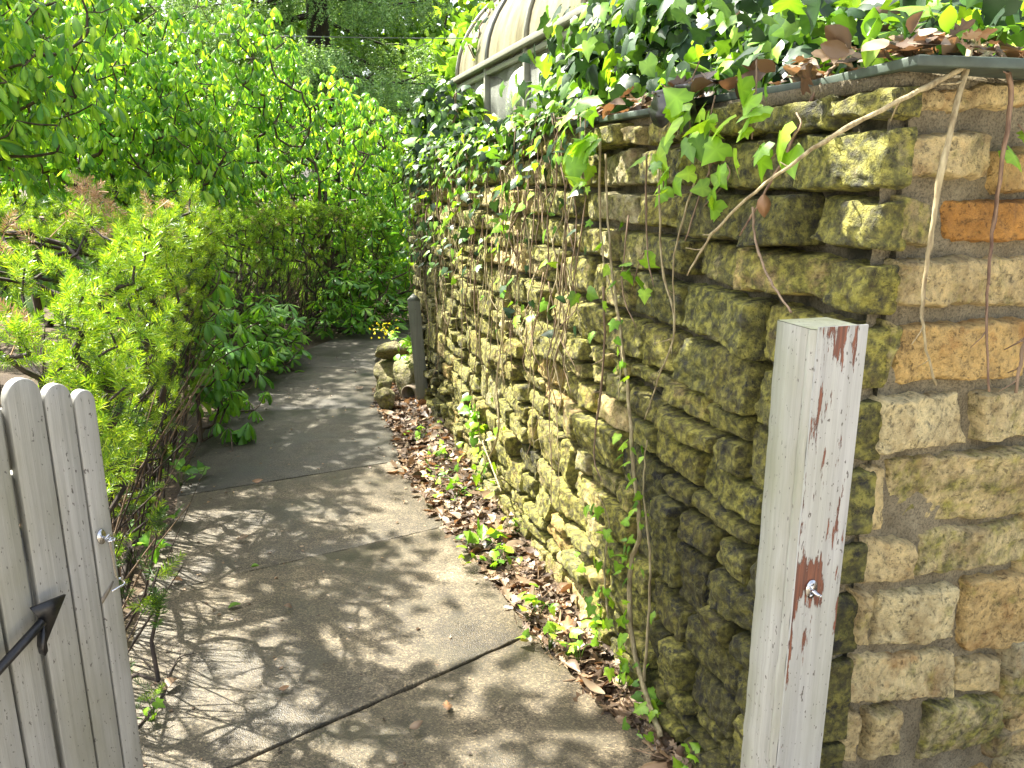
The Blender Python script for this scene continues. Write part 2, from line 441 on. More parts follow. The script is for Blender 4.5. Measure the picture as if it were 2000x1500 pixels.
def roof_material():
    m, nt, N, L, p = mat_new('weathered_roof_sheet')
    tc = N.new('ShaderNodeTexCoord'); ob = tc.outputs['Object']
    n1 = noise_tex(N, L, scaled(N, L, ob, (7, 7, 1.2)), 1.0, 5); n2 = noise_tex(N, L, ob, 50, 5, 0.7)
    r = ramp(N, [(0.3, (0.16, 0.13, 0.07)), (0.5, (0.33, 0.30, 0.20)), (0.7, (0.44, 0.42, 0.31))]); L.new(n1.outputs['Fac'], r.inputs[0])
    r2 = ramp(N, [(0.3, 0.7), (0.6, 1.1)]); L.new(n2.outputs['Fac'], r2.inputs[0])
    c = mix(N, L, 0.7, r.outputs[0], r2.outputs[0], 'MULTIPLY')
    L.new(c, p.inputs['Base Color']); p.inputs['Roughness'].default_value = 0.35
    t = N.new('ShaderNodeBsdfTranslucent'); L.new(c, t.inputs[0])
    mx = N.new('ShaderNodeMixShader'); mx.inputs[0].default_value = 0.3
    L.new(p.outputs[0], mx.inputs[1]); L.new(t.outputs[0], mx.inputs[2]); L.new(mx.outputs[0], N['Material Output'].inputs['Surface'])
    return m

M_STONE = stone_material(); M_MORTAR = mortar_material(); M_CONC = concrete_material(); M_SOIL = soil_material()
M_PAINT = paint_material('pale_grey_paint', (0.37, 0.372, 0.335), (0.22, 0.225, 0.14))
M_PEEL = paint_material('peeling_grey_paint', (0.385, 0.39, 0.375), (0.27, 0.28, 0.22), peel=True)
M_POSTTOP = paint_material('mossy_post_top', (0.38, 0.39, 0.28), (0.22, 0.23, 0.07))
M_GATE = paint_material('gate_paint', (0.37, 0.366, 0.335), (0.22, 0.215, 0.155))
M_GREYWOOD = paint_material('grey_weathered_wood', (0.23, 0.235, 0.19), (0.13, 0.14, 0.09))
M_STEEL = plain('steel', (0.62, 0.62, 0.63), 0.25, 1.0, 0.1)
M_IRON = plain('black_iron', (0.010, 0.010, 0.011), 0.38, 0.0, 0.3, 120)
M_SLATE = plain('slate_coping', (0.055, 0.075, 0.058), 0.6, 0.0, 0.35, 25)
M_MEMBRANE = plain('black_membrane', (0.018, 0.014, 0.014), 0.35, 0.0, 0.4, 30)
M_ALU = plain('aluminium_bar', (0.24, 0.235, 0.19), 0.5, 0.0, 0.15, 20)
M_DARKBAR = plain('dark_rib', (0.16, 0.17, 0.16), 0.5, 0.0, 0.2, 20)
M_GLASS = glass_material(); M_ROOF = roof_material()
M_PIPE = plain('clay_pipe', (0.20, 0.16, 0.11), 0.7, 0.0, 0.3, 25)
M_WIRE = plain('wire', (0.3, 0.3, 0.3), 0.4, 0.0, 0.05)
M_ROCK = None
M_BARK = bark_material('brown_bark', (0.035, 0.022, 0.014), (0.12, 0.085, 0.055))
M_BARKD = bark_material('dark_bark', (0.016, 0.011, 0.008), (0.06, 0.042, 0.03))
M_TWIG = bark_material('pale_twig', (0.17, 0.125, 0.06), (0.46, 0.39, 0.22), 90)
M_TWIGR = bark_material('reddish_twig', (0.08, 0.04, 0.028), (0.30, 0.20, 0.12), 90)
M_TWIGB = bark_material('brown_twig', (0.13, 0.085, 0.05), (0.26, 0.18, 0.11), 60)
M_YEW = leaf_material('yew_needles', [(0, (0.07, 0.17, 0.012)), (0.35, (0.19, 0.36, 0.018)), (0.75, (0.36, 0.53, 0.025)), (1, (0.50, 0.60, 0.05))], 0.4, 0.35)
M_HEDGE = leaf_material('clipped_needles', [(0, (0.10, 0.22, 0.015)), (0.5, (0.26, 0.46, 0.03)), (1, (0.44, 0.62, 0.05))], 0.4, 0.45)
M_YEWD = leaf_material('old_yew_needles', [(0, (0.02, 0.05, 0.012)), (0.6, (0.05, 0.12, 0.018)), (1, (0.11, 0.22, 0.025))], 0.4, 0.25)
M_DEADN = leaf_material('dead_needles', [(0, (0.36, 0.21, 0.11)), (1, (0.60, 0.42, 0.27))], 0.7, 0.2, (1.1, 0.9, 0.6))
M_BUCK = leaf_material('broad_leaf', [(0, (0.06, 0.19, 0.04)), (0.3, (0.13, 0.32, 0.045)), (0.65, (0.25, 0.47, 0.04)), (1, (0.42, 0.62, 0.06))], 0.34, 0.48)
M_BUCKD = leaf_material('deep_green_leaf', [(0, (0.06, 0.19, 0.03)), (0.6, (0.14, 0.34, 0.035)), (1, (0.24, 0.44, 0.04))], 0.36, 0.42)
M_IVYD = leaf_material('dark_ivy_leaf', [(0, (0.010, 0.03, 0.012)), (0.55, (0.025, 0.065, 0.02)), (0.8, (0.07, 0.16, 0.02)), (1, (0.18, 0.34, 0.03))], 0.42, 0.22, spec=0.4)
M_IVYL = leaf_material('young_ivy_leaf', [(0, (0.07, 0.18, 0.02)), (0.5, (0.16, 0.34, 0.025)), (1, (0.30, 0.50, 0.04))], 0.42, 0.42)
M_SPRUCE = leaf_material('spruce_needles', [(0, (0.08, 0.16, 0.05)), (0.5, (0.20, 0.35, 0.10)), (1, (0.36, 0.53, 0.18))], 0.5, 0.25)
M_FARLEAF = leaf_material('far_leaves', [(0, (0.09, 0.20, 0.02)), (0.5, (0.17, 0.33, 0.035)), (1, (0.28, 0.44, 0.06))], 0.5, 0.5)
M_DEAD = leaf_material('dead_leaf', [(0, (0.045, 0.03, 0.018)), (0.35, (0.13, 0.085, 0.05)), (0.65, (0.24, 0.16, 0.09)), (0.85, (0.42, 0.30, 0.18)), (1, (0.26, 0.215, 0.16))], 0.5, 0.2, (1.2, 0.8, 0.5))
M_DEADP = leaf_material('tan_dead_leaf', [(0, (0.25, 0.125, 0.055)), (1, (0.34, 0.20, 0.10))], 0.5, 0.25, (1.2, 0.8, 0.5))
M_GRASS = leaf_material('grass_blade', [(0, (0.06, 0.14, 0.02)), (1, (0.16, 0.28, 0.04))], 0.5, 0.4)
M_FLOWER = leaf_material('yellow_petal', [(0, (0.65, 0.55, 0.03)), (1, (0.75, 0.68, 0.08))], 0.5, 0.4)
# ------------------------------------------------------------------ wall plan
CORNER = np.array([0.66, 1.46]); D_L = np.array([-0.2826, 0.9592]); N_L = np.array([-0.9592, -0.2826])
D_R = np.array([0.9106, 0.4132]); N_R = np.array([0.4132, -0.9106])
LEN_L = 5.02; END = CORNER + D_L * LEN_L
D_E = np.array([0.9592, 0.2826]); N_E = np.array([-0.2826, 0.9592])
WALL_H = 1.775
def wl(s, z, off=0.0): return np.array([*(CORNER + D_L * s + N_L * off), z])
def wr(s, z, off=0.0): return np.array([*(CORNER + D_R * s + N_R * off), z])
def px_left(px, py, off=0.03):
    P = on_plane(px, py, CORNER + N_L * off, N_L); return np.dot(P[:2] - CORNER, D_L), P[2]
def px_right(px, py, off=0.03):
    P = on_plane(px, py, CORNER + N_R * off, N_R); return np.dot(P[:2] - CORNER, D_R), P[2]

# ------------------------------------------------------------------ ground, terrace, path
mb = MB(); mb.add([(-150, -60, -0.05), (150, -60, -0.05), (150, 240, -0.05), (-150, 240, -0.05)], [(0, 1, 2, 3)])
tag(mb.build('ground', M_SOIL), kind='structure')
mb = MB(); mb.add([(-7, -14, -0.03), (9, -14, -0.03), (9, -0.25, -0.03), (-7, -0.25, -0.03)], [(0, 1, 2, 3)])      # unseen pale sheet added to bounce sunlight onto wall, post and gate
tag(mb.build('bounce_pavement', plain('bounce_paving', (0.50, 0.455, 0.37), .8, 0, .2, 6)), kind='structure')
ins = lambda p, n, d: p - n * d
t0 = [CORNER + (-N_L) * 0.12 + (-N_R) * 0.12, END + (-N_L) * 0.12 - N_E * 0.12, END + D_E * 3 - N_E * 0.12, END + D_E * 40, CORNER + D_R * 40, CORNER + D_R * 3 - N_R * 0.12]
mb = MB(); mb.prism([(*q, -0.2) for q in t0], (0, 0, 1.95))
tag(mb.build('terrace_ground', M_SOIL), kind='structure')

EDGE_L = np.array([(-0.95, -2.5), (-1.0, 0.0), (-1.14, 1.3), (-1.28, 2.2), (-1.42, 2.74), (-1.55, 3.16), (-1.69, 3.72), (-1.86, 4.3), (-2.0, 4.85), (-2.1, 5.4), (-2.16, 6.0), (-2.15, 6.7), (-2.09, 7.3), (-1.9, 8.16), (-1.5, 8.95), (-0.6, 9.9), (0.8, 10.9), (3, 12.2)])
EDGE_R = np.array([(0.40, -2.5), (0.42, 0.0), (0.47, 1.3), (0.447, 1.915), (0.29, 2.21), (0.075, 2.61), (-0.108, 3.067), (-0.32, 3.57), (-0.49, 3.98), (-0.66, 4.46), (-0.77, 4.96), (-0.98, 5.68), (-1.13, 6.49), (-1.27, 7.3), (-1.2, 7.95), (-0.95, 8.6), (-0.2, 9.2), (1.2, 10.1), (3.2, 11.2)])
JOINTS = [((-1.0, 0.1), (0.42, 0.1)), ((-1.26, 1.56), (0.075, 2.606)), ((-1.5, 2.86), (-0.319, 3.541)), ((-1.76, 3.92), (-0.666, 4.468)), ((-2.12, 5.5), (-0.96, 5.63)), ((-2.12, 7.0), (-1.2, 6.9)), ((-1.55, 8.9), (-1.0, 8.45))]
def cut_curve(E, a, b):
    """part of curve E between the points nearest to a and b"""
    C = catmull(E, 8)
    ia = 0 if a is None else np.argmin(np.linalg.norm(C - a, axis=1))
    ib = len(C) - 1 if b is None else np.argmin(np.linalg.norm(C - b, axis=1))
    mid = C[ia + 1:ib]
    s = [C[0]] if a is None else [np.array(a)]
    e = [C[-1]] if b is None else [np.array(b)]
    mid = [m for m in mid if np.linalg.norm(m - s[0]) > 0.06 and np.linalg.norm(m - e[0]) > 0.06]
    return np.array(s + mid + e)
mb = MB()
js = [None] + JOINTS + [None]
for si, (a, b) in enumerate(zip(js[:-1], js[1:])):
    Lc = cut_curve(EDGE_L, a and a[0], b and b[0]); Rc = cut_curve(EDGE_R, a and a[1], b and b[1])
    poly = np.vstack([Lc, Rc[::-1]])
    cen = poly.mean(0)
    k = len(Lc)
    for (i0, i1, sgn, j) in ((0, -1, 1, a), (k - 1, k, -1, b)):          # 9 mm gap at each joint
        if j is None: continue
        nrm = np.array(j[1]) - np.array(j[0]); nrm = np.array([-nrm[1], nrm[0]]) / np.linalg.norm(nrm) * sgn
        for ii in (i0, i1): poly[ii] = poly[ii] + nrm * 0.003
    fine = []
    for i in range(len(poly)):
        p, q = poly[i], poly[(i + 1) % len(poly)]; nn = max(1, int(np.linalg.norm(q - p) / .05))
        fine += [p + (q - p) * t for t in np.linspace(0, 1, nn, endpoint=False)]
    poly = np.array(fine); poly = poly + RNG.normal(0, 0.0022, poly.shape)
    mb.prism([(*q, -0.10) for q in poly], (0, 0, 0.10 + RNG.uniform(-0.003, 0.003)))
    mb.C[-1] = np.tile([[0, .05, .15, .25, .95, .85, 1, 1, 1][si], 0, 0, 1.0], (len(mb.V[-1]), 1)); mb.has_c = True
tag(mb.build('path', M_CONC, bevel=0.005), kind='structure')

# soil strip between path and wall, a little raised towards the wall
mb = MB()
R = catmull(EDGE_R, 6); R = R[(R[:, 1] > 1.0) & (R[:, 1] < 7.6)]
V = []; 
for q in R:
    s = np.clip(np.dot(q - CORNER, D_L), -0.25, LEN_L); w = CORNER + D_L * s
    for t in (-0.15, 0.0, 0.35, 0.7, 1.0):
        p = q + (w - q) * t
        V.append((p[0], p[1], -0.045 + 0.035 * max(0, t) ** 0.5 + RNG.normal(0, 0.006) * (t > 0.1)))
n = len(R)
mb.add(V, [(i * 5 + k, i * 5 + k + 1, (i + 1) * 5 + k + 1, (i + 1) * 5 + k) for i in range(n - 1) for k in range(4)])
tag(mb.build('soil_strip', M_SOIL, smooth=True), kind='structure')

# ------------------------------------------------------------------ stone wall
wall = thing('stone_wall', 'rough mossy limestone retaining wall running from the near corner down the path', 'wall', (CORNER[0], CORNER[1], 0))
def stone(mb, place, quad, prot, wear, seed, nx, nz, rough=1.0, tilt=(0, 0)):
    """one rock-faced stone: sharp broken arrises, a face struck off in a few facets, pits and grit"""
    q = np.array(quad, float)                        # bottom-left, bottom-right, top-right, top-left in (s, z)
    rg = np.random.default_rng(int(seed) + 17)
    a = np.linspace(0, 1, nx + 1); a = 0.6 * a + 0.4 * (0.5 - 0.5 * np.cos(np.pi * a))
    b = np.linspace(0, 1, nz + 1); b = 0.6 * b + 0.4 * (0.5 - 0.5 * np.cos(np.pi * b))
    W = np.linalg.norm(q[1] - q[0]); Hh = np.linalg.norm(q[3] - q[0])
    cr = rg.uniform(0.0, 0.14, 4) * min(W, Hh)       # how far each corner is knocked off
    r = rg.uniform(0.004, 0.008)
    k = int(rg.integers(4, 8)); ang = rg.uniform(0, 2 * math.pi, k); sl = rg.uniform(.06, .45, k) * (0.28 + 0.22 * rough)
    pc_ = rg.uniform(-.28, .28, (k, 2)) * np.array([W, Hh])
    V = []
    for bb in b:
        for aa in a:
            p = (q[0] * (1 - aa) + q[1] * aa) * (1 - bb) + (q[3] * (1 - aa) + q[2] * aa) * bb
            ex, ez = min(aa, 1 - aa) * W, min(bb, 1 - bb) * Hh
            c = cr[(0 if aa < .5 else 1) + (0 if bb < .5 else 2)]
            cut = max(0.0, c - ex - ez) * 0.42        # chamfered corner
            p = p + np.array([cut * (1 if aa < .5 else -1), cut * (1 if bb < .5 else -1)])
            d = min(ex, ez)
            prof = min(1.0, d / r) ** 0.55
            lx, lz = (aa - .5) * W, (bb - .5) * Hh
            fac = 0.012 + 0.010 * rough
            for j in range(k):
                h = 0.012 - sl[j] * ((lx - pc_[j, 0]) * math.cos(ang[j]) + (lz - pc_[j, 1]) * math.sin(ang[j]))
                if h < fac: fac = h
            fac = max(fac, -0.35 * prot - 0.003)
            P3 = (p[0] + seed * 3.1, p[1], seed * .7)
            n1 = fbm(P3, 11, 4); n2 = fbm(P3, 42, 4); n3 = abs(fbm((P3[0], P3[1], seed + 9), 17, 3))
            p = p + np.array([fbm((p[0], p[1], seed + 20), 20, 4), fbm((p[0], p[1], seed + 31), 20, 4)]) * 0.008
            base = -0.012 if rough < 1 else -0.042
            dep = base + (prot - base) * prof + prof * (fac + rough * (0.0045 * n1 + 0.006 * n2 - 0.010 * n3))
            dep += prof * (tilt[0] * lx + tilt[1] * lz)
            V.append(place(p[0], p[1], dep))
    w = nx + 1
    F = np.array([(j * w + i, j * w + i + 1, (j + 1) * w + i + 1, (j + 1) * w + i) for j in range(nz) for i in range(nx)])
    mb.add(V, [F], 0, wear)

RIGHT_PX = [   # stones of the wall face right of the post: corners bl, br, tr, tl in photo pixels ; tone, moss, stain
 ((1712, 216), (2030, 204), (2030, 150), (1705, 172), .33, .05, .7), ((1640, 345), (1950, 348), (1948, 255), (1642, 262), .3, .1, .4), ((1960, 376), (2040, 372), (2040, 285), (1966, 300), .5, .0, .3),
 ((1580, 482), (1828, 487), (1830, 392), (1592, 388), .12, .25, .0), ((1872, 472), (2040, 470), (2040, 390), (1868, 392), 1.0, .0, 1.0),
 ((1640, 606), (2040, 602), (2040, 503), (1642, 517), .15, .12, .1), ((1640, 768), (1748, 720), (1760, 640), (1645, 645), .2, .3, .0), ((1768, 755), (1998, 738), (2040, 626), (1778, 640), .52, .02, .8),
 ((1665, 897), (1905, 870), (1890, 772), (1672, 790), .75, .0, .15), ((1930, 864), (2040, 856), (2040, 757), (1925, 776), .72, .12, .1),
 ((1645, 1055), (1735, 1045), (1745, 920), (1655, 928), .25, .05, .1), ((1765, 1038), (2040, 1008), (2040, 878), (1757, 907), .7, .22, .1),
 ((1632, 1160), (1790, 1140), (1800, 1060), (1640, 1077), .3, .02, .2), ((1807, 1135), (2040, 1100), (2040, 1016), (1822, 1050), .72, .22, .0),
 ((1615, 1280), (1700, 1265), (1702, 1165), (1625, 1177), .3, .12, .1), ((1722, 1272), (1872, 1255), (1886, 1150), (1737, 1172), .75, .05, .2), ((1895, 1284), (2040, 1262), (2040, 1113), (1906, 1142), .45, .05, .6),
 ((1602, 1400), (1870, 1368), (1882, 1280), (1610, 1316), .72, .1, .6), ((1884, 1366), (1960, 1355), (1966, 1290), (1890, 1300), .3, .05, .0), ((1972, 1362), (2060, 1352), (2060, 1270), (1978, 1284), .7, .2, .0),
 ((1585, 1512), (1680, 1500), (1690, 1405), (1598, 1420), .3, .1, .1), ((1698, 1494), (1757, 1480), (1767, 1390), (1712, 1400), .25, .1, .0), ((1812, 1500), (1965, 1452), (1962, 1368), (1828, 1388), .74, .3, .3), ((1975, 1460), (2060, 1440), (2060, 1372), (1978, 1382), .4, .1, .4)]
mbs = MB()
pr = lambda s, z, d: wr(s, z, d)
zmin_r = 9; corner_rows = []
for k, st in enumerate(RIGHT_PX):
    quad = [px_right(*q) for q in st[:4]]
    if quad[0][0] < 0.06 and st[0][1] < 1420: corner_rows.append((min(q[1] for q in (quad[0], quad[1])), max(q[1] for q in (quad[2], quad[3]))))
    gr = [(-1, -1), (1, -1), (1, 1), (-1, 1)]
    quad = [(max(0.028, s + .002 * a_), z + .002 * b_) for (s, z), (a_, b_) in zip(quad, gr)]
    zmin_r = min(zmin_r, min(q[1] for q in quad))
    big = (quad[1][0] - quad[0][0])
    stone(mbs, pr, quad, RNG.uniform(0.012, 0.026), (st[4], st[5] * 0.9, st[6] * 0.8, 1), 100 + k, max(14, int(big / 0.005)), 28, .5, (RNG.normal(0, .05), RNG.normal(0, .06)))
def courses(z0, z1, s0, s1, rng, hmin, hmax, wmin, wmax, cb):
    """random rubble courses; some stones are two courses high"""
    z = z0; blocked = []
    zs = [z0]
    while zs[-1] < z1 - hmin: zs.append(min(z1, zs[-1] + rng.uniform(hmin, hmax)))
    zs[-1] = z1
    for i in range(len(zs) - 1):
        s = s0 - rng.uniform(0, 0.1) if i else s0; nb = []
        while s < s1:
            hit = [b for b in blocked if b[0] - 0.05 < s < b[1]]
            if hit: s = hit[0][1]; continue
            e = min(s1, s + rng.uniform(wmin, wmax))
            for b in blocked:
                if s < b[0] < e: e = b[0]
            jump = i < len(zs) - 2 and rng.random() < 0.13 and e - s < 0.24
            top = zs[i + 2] if jump else zs[i + 1]
            if jump: nb.append((s, e))
            if e - s > 0.035: cb(max(s, s0), e, zs[i], top)
            s = e
        blocked = nb
# below the frame and beyond it on the right face
def cb_r(s, e, z0, z1):
    g = 0.009
    stone(mbs, pr, [(s + g, z0 + g), (e - g, z0 + g), (e - g, z1 - g), (s + g, z1 - g)], RNG.uniform(.015, .035), (RNG.random(), RNG.uniform(0, .2), RNG.uniform(0, .5), 1), RNG.integers(1, 999), 12, 8)
courses(-0.05, zmin_r - 0.012, 0.0, 2.4, RNG, .1, .14, .14, .36, cb_r)
courses(zmin_r - 0.012, 1.72, px_right(2062, 700)[0] + 0.01, 2.4, RNG, .1, .15, .14, .36, cb_r)
# long left face
pl = lambda s, z, d: wl(s, z, d)
def cb_l(s, e, z0, z1):
    g = RNG.uniform(0.005, 0.012)
    j = lambda: RNG.normal(0, 0.006)
    res = 0.0065 if s < 1.2 else 0.0095 if s < 2.4 else 0.016
    nx = max(6, int((e - s) / res)); nz = max(6, int((z1 - z0) / res))
    moss = 0.31 + 0.02 * min(s, 3) + 0.20 * fbm((s, z0, 3), 1.6, 3) + RNG.normal(0, 0.08) + .42 * math.exp(-((s - .3) / .55) ** 2 - ((z0 - .5) / .55) ** 2) + .22 * (s > 3.9) + .08 * (z0 > 1.45) * (s < 1.6)  # low near-corner term adds dark growth and paints in its shade
    q = [(s + g + j(), z0 + g + j()), (e - g + j(), z0 + g + j()), (e - g + j(), z1 - g + j()), (s + g + j(), z1 - g + j())]
    pt = RNG.choice([RNG.uniform(.0, .02), RNG.uniform(.015, .035), RNG.uniform(.035, .055)], p=[.3, .5, .2])
    if s < 0.02:
        q[0] = (-0.020, z0 + g); q[3] = (-0.020, z1 - g); pt = RNG.uniform(.012, .03)
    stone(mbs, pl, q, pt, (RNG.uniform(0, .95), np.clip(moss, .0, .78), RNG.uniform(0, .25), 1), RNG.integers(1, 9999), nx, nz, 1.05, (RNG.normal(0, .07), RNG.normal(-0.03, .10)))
corner_rows.sort()
zs = [-0.05]
for r0, r1 in corner_rows:
    if r0 - zs[-1] > 0.2:
        nn = int((r0 - zs[-1]) / .12); zs += [zs[-1] + (r0 - zs[-1]) * (i + 1) / nn for i in range(nn - 1)]
    zs.append(r0 - .006 if r0 - zs[-1] > .05 else zs[-1]); zs.append(r1 + .004)
zs = sorted(set(round(z, 3) for z in zs)); zz = [zs[0]]
for z in zs[1:]:
    if z - zz[-1] > 0.055: zz.append(z)
zs = [z for z in zz if z < 1.70] + [1.772]
def row(z0, z1, s0, s1, split):
    s = s0
    while s < s1:
        L_ = RNG.uniform(.11, .34) if z1 - z0 > .09 else RNG.uniform(.12, .34)
        e = min(s1, s + L_)
        if s1 - e < .07: e = s1
        if split and s > 0.05 and z1 - z0 > .125 and RNG.random() < .36:   # two thin courses for a stretch
            e = min(s1, s + RNG.uniform(.25, .7)); zm = z0 + (z1 - z0) * RNG.uniform(.4, .6)
            row(z0, zm, s, e, False); row(zm, z1, s, e, False)
        else: cb_l(s, e, z0, z1)
        s = e
for z0, z1 in zip(zs[:-1], zs[1:]): row(z0, z1, 0.0, LEN_L, True)
pe = lambda s, z, d: np.array([*(END + D_E * s + N_E * d), z])
def cb_e(s, e, z0, z1):
    stone(mbs, pe, [(e - .01, z0 + .01), (s + .01, z0 + .01), (s + .01, z1 - .01), (e - .01, z1 - .01)], RNG.uniform(.02, .05), (RNG.random(), .25, 0, 1), RNG.integers(1, 999), 7, 6)
courses(-0.04, 1.74, 0.0, 2.6, RNG, .1, .15, .14, .33, cb_e)
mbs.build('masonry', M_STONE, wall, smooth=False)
mbm = MB()
def sheet(place, length, step, moss, s_lo=0.0, flip=False):
    ns = int(length / step); nz = int(1.80 / step)
    V = []; C = []
    for j in range(nz + 1):
        for i in range(ns + 1):
            s = s_lo + i * length / ns; z = -0.05 + (WALL_H + 0.045) * j / nz
            d = 0.007 * fbm((s, z, 1), 7, 3) + 0.006 * fbm((s, z, 2), 40, 4)
            V.append(place(s, z, d)); C.append((0.5, moss + 0.1 * fbm((s, z, 8), 1.5, 2), 0, 1))
    w = ns + 1
    F = np.array([(j * w + i, j * w + i + 1, (j + 1) * w + i + 1, (j + 1) * w + i) for j in range(nz) for i in range(ns)])
    mbm.add(V, [F], 0, np.array(C))
sheet(lambda s, z, d: wr(s, z, d - 0.006), 2.4, 0.014, -0.02)
sheet(lambda s, z, d: wl(s, z, d - 0.038), LEN_L, 0.03, 0.30)
sheet(pe, 2.6, 0.05, 0.30)
mbm.build('mortar', M_MORTAR, wall, smooth=True)

# coping : slate slabs with a little overhang, two long ones meet at the corner
cop_px = [(840, 291), (950, 270), (1060, 252), (1200, 226), (1310, 207), (1361, 199), (1485, 180), (1612, 161), (1832, 109)]
cp = [on_z(x, y, 1.803)[:2] + N_L * .055 for x, y in cop_px]
cp[-1] = cp[-1] + N_R * .02
def slab(p, q, inward, z=1.81, th=0.018, w=0.32, gap=0.006):
    p = np.array(p); q = np.array(q); d = norm(q - p); p = p + d * gap; q = q - d * gap
    m = MB(); m.prism([(*p, z - th), (*q, z - th), (*(q + inward * w - d * 0.02), z - th), (*(p + inward * w + d * 0.02), z - th)], (0, 0, th))
    return m.build('coping_slab', M_SLATE, wall, bevel=0.003)
for a, b in zip(cp[:-1], cp[1:]):
    d = norm(b - a); inn = np.array([-d[1], d[0]])
    if np.dot(inn, -N_L) < 0: inn = -inn
    slab(a, b, inn, 1.803 + RNG.normal(0, 0.003))
rc = on_z(1838, 112, 1.803)[:2] + N_R * .01; rd = D_R * 1.0
slab(rc + rd * .035, rc + rd * 0.8, -N_R, 1.803); slab(rc + rd * 0.8, rc + rd * 1.7, -N_R, 1.806)
# dark bedding mortar under the coping at the corner
mb = MB()
cc = np.array(cp[-1])
mb.prism([(*(CORNER + D_L * 4.9 - N_L * 0.012), 1.76), (*(CORNER - N_L * 0.012 + N_R * 0.004), 1.76), (*(CORNER + D_R * 2.3 + N_R * 0.004), 1.76), (*(CORNER + D_R * 2.3 - N_R * .2), 1.76), (*(CORNER - N_L * .2 - N_R * .2), 1.76), (*(CORNER + D_L * 4.9 - N_L * 0.2), 1.76)], (0, 0, 0.026), 0)
mb.build('bedding', M_MORTAR, wall)
# torn membrane flashing hanging over the edge
mb = MB()
s0, zt = px_left(1318, 196, 0.06)
V = []
nu, nv = 12, 14
for j in range(nv + 1):
    for i in range(nu + 1):
        u = i / nu; v = j / nv
        ln = 0.13 * (0.6 + 0.5 * u) + 0.02 * math.sin(9 * u)
        off = 0.05 if v > 0.12 else 0.05 - 0.10 * (0.12 - v) / 0.12
        V.append(wl(s0 + 0.13 - 0.24 * u, 1.835 - ln * max(0, v - 0.1), off + 0.018 * fbm((u * 3, v * 2, 3), 1.5, 3) + 0.01))
mb.add(V, [np.array([(j * (nu + 1) + i, j * (nu + 1) + i + 1, (j + 1) * (nu + 1) + i + 1, (j + 1) * (nu + 1) + i) for j in range(nv) for i in range(nu)])])
mb.build('membrane', M_MEMBRANE, wall, smooth=True)

# ------------------------------------------------------------------ greenhouse on the terrace
G0 = at_depth(1030, 85, 4.83)
def gpt(s, d, z): return np.array([*(G0[:2] + D_L * s - N_L * d), z])
def g_s(px, py):
    P = on_plane(px, py, G0[:2], N_L); return np.dot(P[:2] - G0[:2], D_L)
ZE = 2.42
RIBS = [g_s(895, 145), g_s(952, 118), 0.0]
step = RIBS[1] - RIBS[2]
RIBS += [-step, -2 * step, g_s(1428, 60)]
ghouse = thing('greenhouse', 'old greenhouse with curved cream roof sheets standing above the wall behind ivy', 'greenhouse', tuple(gpt(RIBS[1], 0.8, 1.75)))
RW, RH = 1.35, 0.94
def arc(s, n=14, grow_=0.0):
    return [gpt(s, -grow_ * math.cos(t) + RW * (1 - math.cos(t)), ZE + (RH + grow_) * math.sin(t)) for t in np.linspace(0, math.pi / 2, n)]
for a, b in zip(RIBS[:-1], RIBS[1:]):
    m = MB(); A = arc(a - 0.012, 18); B = arc(b + 0.012, 18)
    if a == RIBS[0]: pass
    V = np.vstack([A, B, np.array(A) + np.array([*(-N_L * 0.006), -0.003]), np.array(B) + np.array([*(-N_L * 0.006), -0.003])]); n = 18
    F = [(i, i + 1, n + i + 1, n + i) for i in range(n - 1)] + [(2 * n + i, 3 * n + i, 3 * n + i + 1, 2 * n + i + 1) for i in range(n - 1)]
    m.add(V, F); m.build('roof_panel', M_ROOF, ghouse, smooth=True)
    # the far slope of the roof
    m = MB(); A = [gpt(a - 0.012, 2 * RW - RW * (1 - math.cos(t)), ZE + RH * math.sin(t)) for t in np.linspace(0, math.pi / 2, 10)]; B = [gpt(b + 0.012, 2 * RW - RW * (1 - math.cos(t)), ZE + RH * math.sin(t)) for t in np.linspace(0, math.pi / 2, 10)]
    m.add(np.vstack([A, B]), [(i, i + 1, 11 + i, 10 + i) for i in range(9)]); m.build('roof_panel', M_ROOF, ghouse, smooth=True)
    m = MB(); c0, c1 = gpt(a - 0.02, 0.01, 1.84), gpt(b + 0.02, 0.01, 1.84)
    m.prism([c0, c1, c1 + (0, 0, ZE - 1.90), c0 + (0, 0, ZE - 1.90)], np.array([*(-N_L * 0.004), 0])); m.build('window_pane', M_GLASS, ghouse)
    m = MB(); c0, c1 = gpt(a - 0.02, 2 * RW, 1.84), gpt(b + 0.02, 2 * RW, 1.84)
    m.prism([c0, c1, c1 + (0, 0, ZE - 1.90), c0 + (0, 0, ZE - 1.90)], np.array([*(-N_L * 0.004), 0])); m.build('window_pane', M_GLASS, ghouse)
for i, a in enumerate(RIBS):
    m = MB(); m.tube(arc(a, 18, 0.012), 0.016 if i != 1 else 0.014, 6); m.build('roof_rib', M_DARKBAR if i == 1 else M_ALU, ghouse, smooth=True)
    for d in (0.0, 2 * RW):
        m = MB(); R3 = np.column_stack([np.array([*D_L, 0]), np.array([*N_L, 0]), [0, 0, 1]])
        m.box(gpt(a, d, (1.75 + ZE) / 2), (0.035, 0.05, ZE - 1.75), R3); m.build('mullion', M_ALU, ghouse, bevel=0.003)
R3 = np.column_stack([np.array([*D_L, 0]), np.array([*N_L, 0]), [0, 0, 1]])
L = RIBS[0] - RIBS[-1]; mid = (RIBS[0] + RIBS[-1]) / 2
